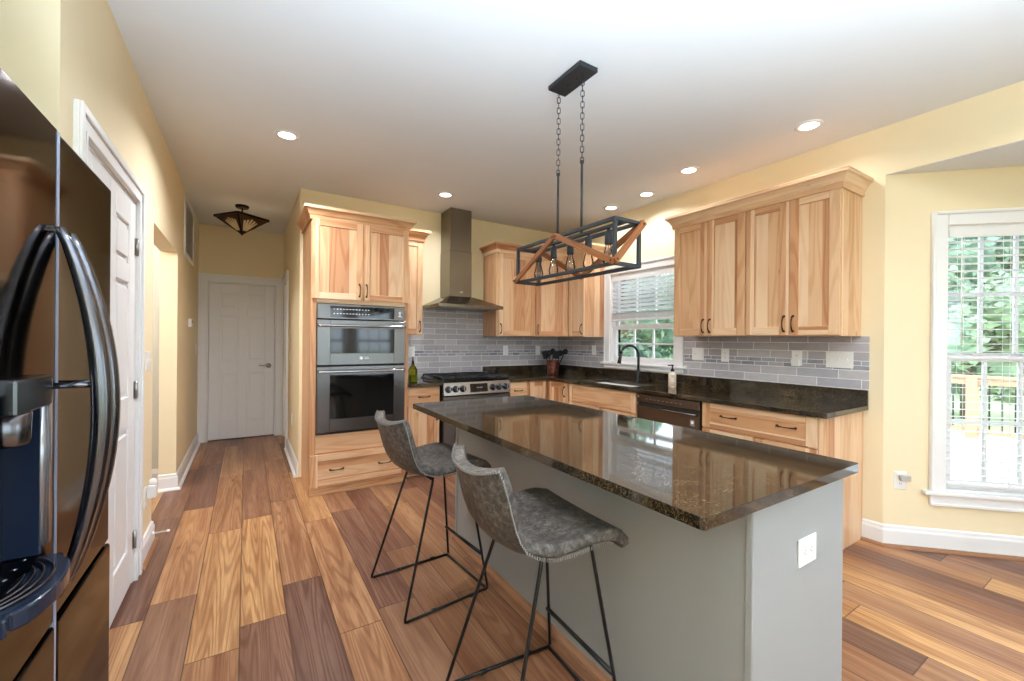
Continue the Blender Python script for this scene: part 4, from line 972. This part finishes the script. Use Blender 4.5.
for k, (z_, hw) in enumerate(((0.105, 0.02), (0.094, 0.014), (0.04, 0.022), (0.028, 0.017), (0.018, 0.02))):
    n_ = 6; a0 = math.degrees(hw/0.034)
    ring0 = [Vector((c[0]+0.0346*math.cos(R(225+a)), c[1]+0.0346*math.sin(R(225+a)), CZ+z_)) for a in [(-a0+2*a0*i/n_) for i in range(n_+1)]]
    for p0, p1 in zip(ring0, ring0[1:]): b.poly([p0, p1, p1+Vector((0, 0, 0.006)), p0+Vector((0, 0, 0.006))])
b.done('label_print', 'soap_print', parent=root)
# utensil crock in the corner
c = (3.24, 4.20)
b = B(); b.lathe((*c, CZ), [(0.066, 0), (0.069, 0.004), (0.073, 0.08), (0.080, 0.165), (0.084, 0.175), (0.080, 0.176), (0.070, 0.165), (0.062, 0.02), (0.001, 0.018)], 28)
tag(b.done('utensil_crock', 'copper', loc=(*c, CZ)), 'reddish copper crock full of black utensils in the counter corner', 'crock')
random.seed(5)
ut = [('spatula', -0.055, 0.02), ('ladle', -0.03, -0.03), ('spoon', 0.0, 0.03), ('spatula', 0.02, -0.02), ('ladle', 0.05, 0.02), ('spoon', 0.055, -0.03)]
kinds = {'spatula': 'turner', 'ladle': 'ladle', 'spoon': 'spoon'}
side = Vector((0.85, -0.53, 0)); depth = Vector((0.53, 0.85, 0))
for i, (k, du, dd) in enumerate(ut):
    base = Vector((*c, CZ+0.022)) + side*du*0.45 + depth*dd*0.5
    tip = Vector((*c, CZ+0.24+0.02*((i*7) % 3))) + side*(du*1.75 + (0.05 if i == 5 else 0)) + depth*dd*1.2
    d = (tip-base).normalized(); s_ = d.cross(Vector((0.53, 0.85, 0))).normalized()
    b = B(); b.tube([base, base.lerp(tip, 0.9)], 0.006, 8)
    if k == 'spatula':
        b.bar(base.lerp(tip, 0.78), tip+d*0.05, 0.07, 0.008, up=depth)
    else:
        rr = 0.036 if k == 'spoon' else 0.044
        b.tube([tip-d*0.035, tip-d*0.02, tip, tip+d*0.025, tip+d*0.04], [(0.008, 0.006), (rr*0.8, 0.012), (rr, 0.016), (rr*0.75, 0.012), (0.006, 0.006)], 12, ref=depth)
    o = b.done('kitchen_'+k, 'utensil', loc=base)
    tag(o, 'black cooking utensil standing in the copper crock in the counter corner', 'utensil', 'utensils in the copper crock')
c = (1.372, 3.99)
root = thing('oil_bottle', 'green-yellow glass oil bottle with a dark pourer beside the oven tower', 'bottle', (*c, CZ))
b = B(); b.prism(rounded_rect(c[0]-0.036, c[0]+0.036, c[1]-0.036, c[1]+0.036, 0.01), CZ, CZ+0.135); b.lathe((*c, CZ+0.135), [(0.036, 0), (0.030, 0.015), (0.015, 0.03), (0.013, 0.06)], 16); b.done('bottle', 'oil', parent=root)
b = B(); b.prism(rounded_rect(c[0]-0.032, c[0]+0.032, c[1]-0.032, c[1]+0.032, 0.01), CZ+0.006, CZ+0.07); b.done('herbs', 'leaves', parent=root)
b = B(); b.lathe((*c, CZ+0.195), [(0.014, 0), (0.014, 0.012), (0.006, 0.018), (0.006, 0.045), (0.003, 0.06)], 12); b.done('pourer', 'black_metal', parent=root)

# ------------------------------------------------------------------ outlets, switches, wall fittings
def plate(fr, u, v, label, gangs, cat, w0=0.0, flat=False, hw=None, hh=0.058):
    """gangs: list of 'o' outlet, 's' toggle, 'r' rocker, 'b' blank"""
    n = len(gangs); hw = hw or (0.036+0.023*(n-1))
    root = thing('wall_switch' if all(g in 'sr' for g in gangs) else 'wall_outlet', label, cat, fr.p(u, v, w0))
    B().fb(fr, u-hw, u+hw, v-hh, v+hh, w0, w0+0.006).done('plate', 'plastic', parent=root, bevel=0.003, seg=2)
    for k, g in enumerate(gangs):
        uc = u+(k-(n-1)/2)*0.046
        if g == 'o':
            for dq in (-0.02, 0.02):
                su, sv = (uc+dq, v) if flat else (uc, v+dq)
                b = B(); b.lathe(fr.p(su, sv, w0+0.006), [(0.0165, 0), (0.0165, 0.001)], 16, fr.n); s_ = b.done('socket', 'plastic', parent=root)
                b = B()
                for q in (-0.006, 0.006):
                    if flat: b.fb(fr, su-0.004, su+0.005, sv+q-0.0013, sv+q+0.0013, w0+0.007, w0+0.0074)
                    else: b.fb(fr, su+q-0.0013, su+q+0.0013, sv-0.004, sv+0.005, w0+0.007, w0+0.0074)
                b.lathe(fr.p(su-0.009 if flat else su, sv if flat else sv-0.009, w0+0.007), [(0.0022, 0), (0.0022, 0.0004)], 8, fr.n); b.done('socket_slots', 'plastic_dark', parent=s_)
        elif g == 's':
            b = B(); b.fb(fr, uc-0.005, uc+0.005, v-0.012, v+0.012, w0+0.006, w0+0.008); b.hexa([fr.p(uc-0.004, v-0.002, w0+0.006), fr.p(uc+0.004, v-0.002, w0+0.006), fr.p(uc+0.004, v+0.004, w0+0.02), fr.p(uc-0.004, v+0.004, w0+0.02), fr.p(uc-0.004, v+0.008, w0+0.006), fr.p(uc+0.004, v+0.008, w0+0.006), fr.p(uc+0.004, v+0.011, w0+0.02), fr.p(uc-0.004, v+0.011, w0+0.02)], fr.v, (fr.u, fr.n))
            b.done('toggle', 'plastic', parent=root)
        elif g == 'r':
            b = B(); b.fb(fr, uc-0.016, uc+0.016, v-0.033, v+0.033, w0+0.006, w0+0.0095); b.done('rocker', 'plastic', parent=root, bevel=0.002)
    return root
W9 = 0.009
FBO = Fr((0, YB, 0), (1, 0))
plate(FBO, 1.525, 1.19, 'white outlet plate on grey tiles behind the oil bottle', ['o'], 'outlet', W9)
plate(FBO, 2.722, 1.20, 'white outlet plate on the back tiles just right of the range', ['o'], 'outlet', W9)
plate(FBO, 3.212, 1.20, 'white switch plate on the back tiles beside the utensil crock', ['r'], 'switch', W9)
plate(FRW, YB-3.792, 1.215, 'white outlet plate on grey tiles between the corner and the sink window', ['o'], 'outlet', W9)
plate(FRW, YB-2.41, 1.213, 'square white two-switch plate on tiles just right of the sink window', ['s', 's'], 'switch', W9)
plate(FRW, YB-2.145, 1.212, 'white outlet plate on tiles, second plate right of the sink window', ['o'], 'outlet', W9)
r_ = plate(FRW, YB-1.577, 1.21, 'white outlet plate with a plugged-in adapter on the right wall tiles', ['o'], 'outlet', W9)
b = B(); b.fb(FRW, YB-1.577-0.026, YB-1.577+0.026, 1.148, 1.198, W9+0.008, W9+0.04)
tag(b.done('plug_adapter', 'plastic', loc=FRW.p(YB-1.577, 1.17, W9+0.02), bevel=0.006, seg=2), 'small white plug adapter in the outlet below the nearer wall cabinet', 'plug')
plate(FRW, YB-1.305, 1.208, 'wide white switch plate with three toggles near the tile edge', ['s', 's', 's'], 'switch', W9, hw=0.082)
plate(FB1, 0.095, 0.435, 'white outlet plate low on the yellow bay wall left of the window', ['o'], 'outlet', 0.0)
b = B(); b.fb(FB1, 0.083, 0.14, 0.438, 0.472, 0.008, 0.035)
tag(b.done('plug_adapter', 'vent_grey', loc=FB1.p(0.11, 0.455, 0.02), bevel=0.005, seg=2), 'grey plug-in device in the low outlet beside the bay window', 'plug')
plate(Fr((0, 0.637, 0), (1, 0)), 1.502, 0.673, 'white outlet plate set sideways on the end of the grey island', ['o'], 'outlet', 0.0, flat=True, hw=0.057, hh=0.043)
plate(FLW, 3.36, 1.18, 'white two-toggle switch plate on the left wall between closet door and opening', ['s', 's'], 'switch', 0.0)
plate(FLW, 3.33, 0.36, 'white outlet plate low on the left wall beside the closet door', ['o'], 'outlet', 0.0)
b = B(); b.fb(FLW, 3.355, 3.415, 0.34, 0.42, 0.007, 0.05); b.lathe(FLW.p(3.385, 0.42, 0.03), [(0.022, 0), (0.022, 0.02), (0.014, 0.035)], 14)
tag(b.done('night_light', 'plastic', loc=FLW.p(3.385, 0.36, 0.03), bevel=0.006, seg=2), 'white plug-in night light low on the left wall by the closet door', 'night light')
root = thing('thermostat', 'small white thermostat on the left hallway wall', 'thermostat', FLW.p(5.55, 1.48, 0))
B().fb(FLW, 5.49, 5.61, 1.435, 1.52, 0, 0.03).done('casing', 'plastic', parent=root, bevel=0.005); B().fb(FLW, 5.515, 5.585, 1.475, 1.508, 0.03, 0.031).done('screen', 'plastic_dark', parent=root)
plate(FLW, 6.33, 1.19, 'white toggle switch on the left hallway wall beside the end door', ['s'], 'switch', 0.0)
plate(FHR, YE-5.18, 0.45, 'white outlet plate low on the right hallway wall', ['o'], 'outlet', 0.0)
root = thing('return_air_vent', 'white return air grille high on the left hallway wall', 'vent', FLW.p(5.48, 2.1, 0))
b = B(); a0, a1, z0, z1 = 5.09, 5.87, 2.12, 2.695; fw = 0.035
b.fb(FLW, a0, a0+fw, z0, z1, 0, 0.014); b.fb(FLW, a1-fw, a1, z0, z1, 0, 0.014); b.fb(FLW, a0+fw, a1-fw, z0, z0+fw, 0, 0.014); b.fb(FLW, a0+fw, a1-fw, z1-fw, z1, 0, 0.014); b.done('frame', 'trim', parent=root, bevel=0.002)
b = B(); z = z0+fw+0.012
while z < z1-fw: 
    P = [FLW.p(a0+fw, z, 0.003), FLW.p(a1-fw, z, 0.003), FLW.p(a1-fw, z-0.008, 0.011), FLW.p(a0+fw, z-0.008, 0.011)]
    b.hexa(P+[p+Vector((0, 0, 0.002)) for p in P], FLW.u, (FLW.u, FLW.n)); z += 0.019
b.done('louvres', 'trim', parent=root); B().fb(FLW, a0+fw, a1-fw, z0+fw, z1-fw, 0.0, 0.002).done('backing', 'vent_grey', parent=root)
b = B(); b.lathe(FLW.p(3.50, 0.075, 0.016), [(0.012, 0), (0.012, 0.004), (0.006, 0.008)], 12, FLW.n)
pts = [FLW.p(3.50+0.0045*math.cos(k*1.1), 0.075+0.0045*math.sin(k*1.1), 0.02+k*0.0011) for k in range(60)]
b.tube(pts, 0.0013, 5)
root = thing('door_stop', 'white spring door stop sticking out of the left baseboard', 'door stop', FLW.p(3.50, 0.075, 0.016))
b.done('spring', 'plastic', parent=root)
B().lathe(FLW.p(3.50, 0.075, 0.084), [(0.007, 0), (0.008, 0.012), (0.005, 0.016)], 12, FLW.n).done('rubber_tip', 'plastic', parent=root)

# ------------------------------------------------------------------ ceiling fittings
can_label = ['round recessed downlight in the ceiling near the hallway', 'round recessed downlight in the ceiling in front of the range hood',
             'recessed downlight nearest the back corner, above the sink window', 'second recessed downlight from the back corner along the window wall',
             'third recessed downlight along the window wall, above the wall cabinets', 'recessed downlight closest to the bay, near the cabinet end']
for (x, y), lb in zip(CANS, can_label):
    root = thing('recessed_downlight', lb, 'ceiling light', (x, y, H), group='recessed downlights')
    b = B(); b.lathe((x, y, H-0.006), [(0.054, 0.006), (0.054, 0.0), (0.06, -0.002), (0.078, 0.001), (0.08, 0.006)], 32, caps=False); b.done('trim_ring', 'trim', parent=root)
    b = B(); b.lathe((x, y, H-0.004), [(0.056, 0), (0.056, 0.003)], 32); b.done('lens', 'can_glow', parent=root)
# hall flush-mount lamp: inverted pyramid of mica glass
LX, LY = -0.045, 5.45
root = thing('hall_ceiling_lamp', 'dark pyramid-shaped semi-flush lamp on the hallway ceiling', 'ceiling light', (LX, LY, H))
b = B(); b.lathe((LX, LY, H), [(0.066, 0), (0.066, -0.012), (0.058, -0.026)], 24); b.done('canopy', 'bronze', parent=root)
b = B(); b.tube([(LX, LY, H-0.02), (LX, LY, H-0.16)], 0.008, 8); b.done('stem', 'bronze', parent=root)
rr = 0.25; zt, zb = H-0.135, H-0.285; cor = [Vector((LX+rr*math.cos(R(a)), LY+rr*math.sin(R(a)), zt)) for a in (-98, -8, 82, 172)]; ap = [Vector((LX+0.03*math.cos(R(a)), LY+0.03*math.sin(R(a)), zb)) for a in (-98, -8, 82, 172)]
sh = B()
for k in range(4):
    a0, a1, p0, p1 = cor[k], cor[(k+1) % 4], ap[k], ap[(k+1) % 4]; inn = Vector((0, 0, 0.004))
    sh.hexa([a0, a1, p1, p0, a0+inn, a1+inn, p1+inn, p0+inn], Vector((0, 0, 1)), (Vector((1, 0, 0)), Vector((0, 1, 0))))
shd = sh.done('shade', 'mica', parent=root)
b = B()
for k in range(4):
    a0, a1, p0, p1 = cor[k], cor[(k+1) % 4], ap[k], ap[(k+1) % 4]
    b.bar(a0, a1, 0.022, 0.022); b.bar(a0, p0, 0.02, 0.012); b.bar(p0, p1, 0.012, 0.012)
b.lathe((LX, LY, zb-0.02), [(0.008, -0.014), (0.014, 0), (0.034, 0.012), (0.034, 0.026)], 12); b.done('frame', 'bronze', parent=root)
b = B()
for k in range(4):
    a0, a1, p0, p1 = cor[k], cor[(k+1) % 4], ap[k], ap[(k+1) % 4]; mid = (p0+p1)/2; out = ((a0+a1)/2-Vector((LX, LY, zt))).normalized()
    for q in (0.22, 0.36, 0.5, 0.64, 0.78):
        t_ = a0.lerp(a1, q); L_ = 0.84-0.5*abs(q-0.5); st_ = mid.lerp(t_, 0.12)+out*0.0035-Vector((0, 0, 0.006)); en = mid.lerp(t_, L_)+out*0.0035-Vector((0, 0, 0.006))
        b.bar(st_, en, 0.02, 0.003, up=(out*0.5+Vector((0, 0, -0.85))))
b.done('glass_rays', 'mica_light', parent=shd)
lamp('side_room_fill', 'POINT', (-1.4, 4.0, 2.3), 42, (1, 0.97, 0.92), shadow_soft_size=0.1)  # fill light added to brighten the side room, no lamp modelled there
lamp('hall_bulb', 'POINT', (LX, LY, H-0.23), 0.6, (1, 0.72, 0.42), shadow_soft_size=0.05)

# island pendant
PX, PY0, PY1, PZ0, PZ1 = 1.487, 1.37, 2.19, 1.67, 1.89; PW = 0.0875; t_ = 0.017
root = thing('pendant_light', 'linear black and wood cage pendant with five bulbs hanging over the island', 'pendant light', (PX, 1.78, H))
b = B(); b.box(PX-0.062, PX+0.062, 1.645, 1.915, H-0.028, H-0.001); b.done('canopy', 'fixture', parent=root, bevel=0.004)
b = B()
for y in (1.745, 1.815): b.lathe((PX, y, H-0.028), [(0.007, 0), (0.007, -0.006), (0.003, -0.009)], 10)
b.done('canopy_screw', 'screw', parent=root)
def link(b, c, ax, L=0.036, wd=0.018, r=0.0022):
    pts = []; up = Vector((0, 0, 1)); h = L/2-wd/2
    for k in range(12):
        a = R(k*30+15); s_ = Vector(ax)*math.cos(a)*wd/2; z = math.sin(a)*wd/2 + (h if math.sin(a) > 0 else -h); pts.append(Vector(c)+s_+up*z)
    n_ = Vector(ax).cross(up); b.tube(pts, r, 6, closed=True, ref=n_)
CH = 2.245
for y in (1.695, 1.895):
    b = B(); z = H-0.028-0.016; k = 0
    while z > CH: 
        ax = (0.8, -0.6, 0) if k % 2 else (0.6, 0.8, 0); link(b, (PX, y, z), ax); z -= 0.0293; k += 1
    b.done('chain', 'fixture', parent=root)
    b = B(); b.tube([(PX, y, z+0.03), (PX, y, PZ1-0.004)], 0.0062, 8); b.done('rod', 'fixture', parent=root)
b = B()
for z in (PZ0, PZ1):
    zz0, zz1 = (z, z+t_) if z == PZ0 else (z-t_, z)
    for x in (PX-PW, PX+PW-t_): b.box(x, x+t_, PY0, PY1, zz0, zz1)
    for y in (PY0, PY1-t_): b.box(PX-PW+t_, PX+PW-t_, y, y+t_, zz0, zz1)
for x in (PX-PW, PX+PW-t_):
    for y in (PY0, PY1-t_): b.box(x, x+t_, y, y+t_, PZ0+t_, PZ1-t_)
b.box(PX-0.011, PX+0.011, PY0+t_, PY1-t_, PZ1-t_, PZ1-0.002)
b.done('cage_frame', 'fixture', parent=root, bevel=0.0015)
zlo, zhi, ym = PZ0+0.012, PZ1-0.004, 1.80
def slat(a, c, up, nm='wood_slat'):
    a, c = Vector(a), Vector(c); d = (c-a).normalized(); b = B(); b.bar(a, c, 0.014, 0.03, up=up)
    o = b.done(nm, 'fix_wood', parent=root, bevel=0.0015)
    b = B(); 
    side = d.cross(Vector(up)).normalized()
    for e in (a+d*0.016, c-d*0.016):
        for sg in (-1, 1): b.lathe(e+side*0.007*sg, [(0.006, 0), (0.006, 0.002), (0.003, 0.004)], 10, side*sg)
    b.done('screw', 'screw', parent=o)
xo = PX-PW-0.008; xi = PX+PW+0.008; up = (0, 0, 1)
slat((xo, PY1, zlo), (xo, ym, zhi), up); slat((xo, ym, zhi), (xo, PY0-0.004, zlo), up)
slat((xi, PY1, zhi), (xi, ym, zlo), up); slat((xi, ym, zlo), (xi, PY0, zhi), up)
slat((xo, PY0-0.010, zlo), (xi, PY0-0.010, zhi), up); slat((xo, PY1+0.008, zlo), (xi, PY1+0.008, zhi), up)
for y in (2.075, 1.93, 1.783, 1.64, 1.497):
    b = B(); b.lathe((PX, y, PZ1-t_-0.002), [(0.008, 0.004), (0.008, -0.012), (0.017, -0.014), (0.019, -0.075), (0.016, -0.078)], 14); so = b.done('socket', 'fixture', parent=root)
    z = PZ1-t_-0.078
    b = B(); b.lathe((PX, y, z), [(0.012, 0.004), (0.014, -0.008), (0.024, -0.045), (0.029, -0.072), (0.026, -0.090), (0.014, -0.102), (0.003, -0.106)], 18, caps=False); bu = b.done('bulb', 'bulb', parent=root)
    b = B(); b.tube([(PX, y, z), (PX, y, z-0.03)], 0.004, 6)
    for k in range(4):
        a = k*math.pi/2; b.tube([(PX+0.004*math.cos(a), y+0.004*math.sin(a), z-0.028), (PX+0.009*math.cos(a), y+0.009*math.sin(a), z-0.075)], 0.0009, 5)
    b.done('filament', 'filament', parent=bu)

# ------------------------------------------------------------------ outside: deck, railing, lawn, trees
b = B(); y = -3.0
while y < 6.0:
    b.box(4.85, 9.9, y, y+0.136, -0.19, -0.15, 'x'); y += 0.142
o = b.done('deck_floor', 'deck'); o['kind'] = 'structure'
b = B(); b.box(-60, 90, -80, 90, -1.3, -1.1); o = b.done('lawn', 'lawn'); o['kind'] = 'structure'
root = thing('deck_railing', 'wooden deck railing with black balusters outside the bay window', 'railing', (9.6, 1.8, -0.15))
B().box(9.53, 9.67, -3, 6, 0.80, 0.84, 'y').done('cap_rail', 'deck_wood', parent=root, bevel=0.004)
B().box(9.565, 9.605, -3, 6, 0.70, 0.80, 'y').done('top_rail', 'deck_wood', parent=root); B().box(9.565, 9.605, -3, 6, -0.05, 0.03, 'y').done('bottom_rail', 'deck_wood', parent=root)
for y in (-2.6, -0.4, 1.78, 3.96, 5.9): B().box(9.53, 9.66, y-0.065, y+0.065, -0.15, 0.80).done('post', 'deck_wood', parent=root, bevel=0.004)
y = -2.95
while y < 6:
    if min(abs(y-q) for q in (-2.6, -0.4, 1.78, 3.96, 5.9)) > 0.09: B().tube([(9.585, y, 0.03), (9.585, y, 0.70)], 0.011, 6).done('baluster', 'black_metal', parent=root)
    y += 0.13
def tree_mesh(seed, n, h, r):
    rnd = random.Random(seed); b = B(); lumps = []
    for k in range(11):
        a = rnd.uniform(0, 6.28); z = rnd.uniform(0.18, 0.95); rr = r*(1-0.55*abs(z-0.42))*rnd.uniform(0.35, 0.75)
        lumps.append((Vector((rr*math.cos(a), rr*math.sin(a), h*z)), r*rnd.uniform(0.34, 0.55)))
    for i in range(n):
        c, lr = rnd.choice(lumps); d = Vector((rnd.gauss(0, 1), rnd.gauss(0, 1), rnd.gauss(0, 1))).normalized()
        p = c + d*lr*rnd.uniform(0.72, 1.05); e1 = Vector((rnd.gauss(0, 1), rnd.gauss(0, 1), rnd.gauss(0, 0.6))).normalized(); e2 = d.cross(e1)
        if e2.length < 0.1: continue
        e2.normalize(); s_ = rnd.uniform(0.07, 0.15)*r/1.6
        b.poly([p-e1*s_, p-e2*s_*0.55, p+e1*s_, p+e2*s_*0.55+d*s_*0.2])
    for c, lr in lumps:
        res = bmesh.ops.create_icosphere(b.bm, subdivisions=2, radius=lr*0.8, matrix=Matrix.Translation(c))
        for v in res['verts']: v.co += (v.co-c)*0.18*noise.noise(v.co*2.3)
    return b
spots = [(12.2, 6.6, 0, 0.9), (17.5, 9.6, 1, 1.1), (12.0, 12.0, 0, 0.95), (17.5, 15.5, 1, 1.1), (8.0, 10.6, 1, 0.9), (7.8, 16.0, 1, 1.0), (20.0, 3.8, 1, 1.0), (21.0, -2.0, 0, 1.1), (27.0, 12.5, 1, 1.4), (27.5, 5.2, 0, 1.4), (12.5, 18.5, 0, 1.0), (27.0, -2.5, 1, 1.2), (24.0, 19.5, 0, 1.3)]
protos = [tree_mesh(11, 4200, 5.6, 2.3), tree_mesh(23, 4200, 5.0, 2.5)]
first = {}
tl = ['tall loose-leaved green tree outside the windows', 'rounded bushy green tree outside the windows']
for i, (x, y, k, s_) in enumerate(spots):
    if k not in first:
        root = thing('garden_tree', tl[k], 'tree', (x, y, -1.1), group='trees outside the windows')
        protos[k].done('crown', 'leaves', parent=root, local=True, normals=False)
        B().tube([(0, 0, 0), (0.05, 0.02, 1.0), (0, 0.05, 2.6)], [0.2, 0.15, 0.09], 8).done('trunk', 'bark', parent=root, local=True)
        first[k] = root
    else:
        root = first[k].copy(); C.objects.link(root); root.location = (x, y, -1.1)
        for ch in list(first[k].children):
            c_ = ch.copy(); C.objects.link(c_); c_.parent = root
    root.scale = (s_, s_, s_); root.rotation_euler = (0, 0, i*1.3)
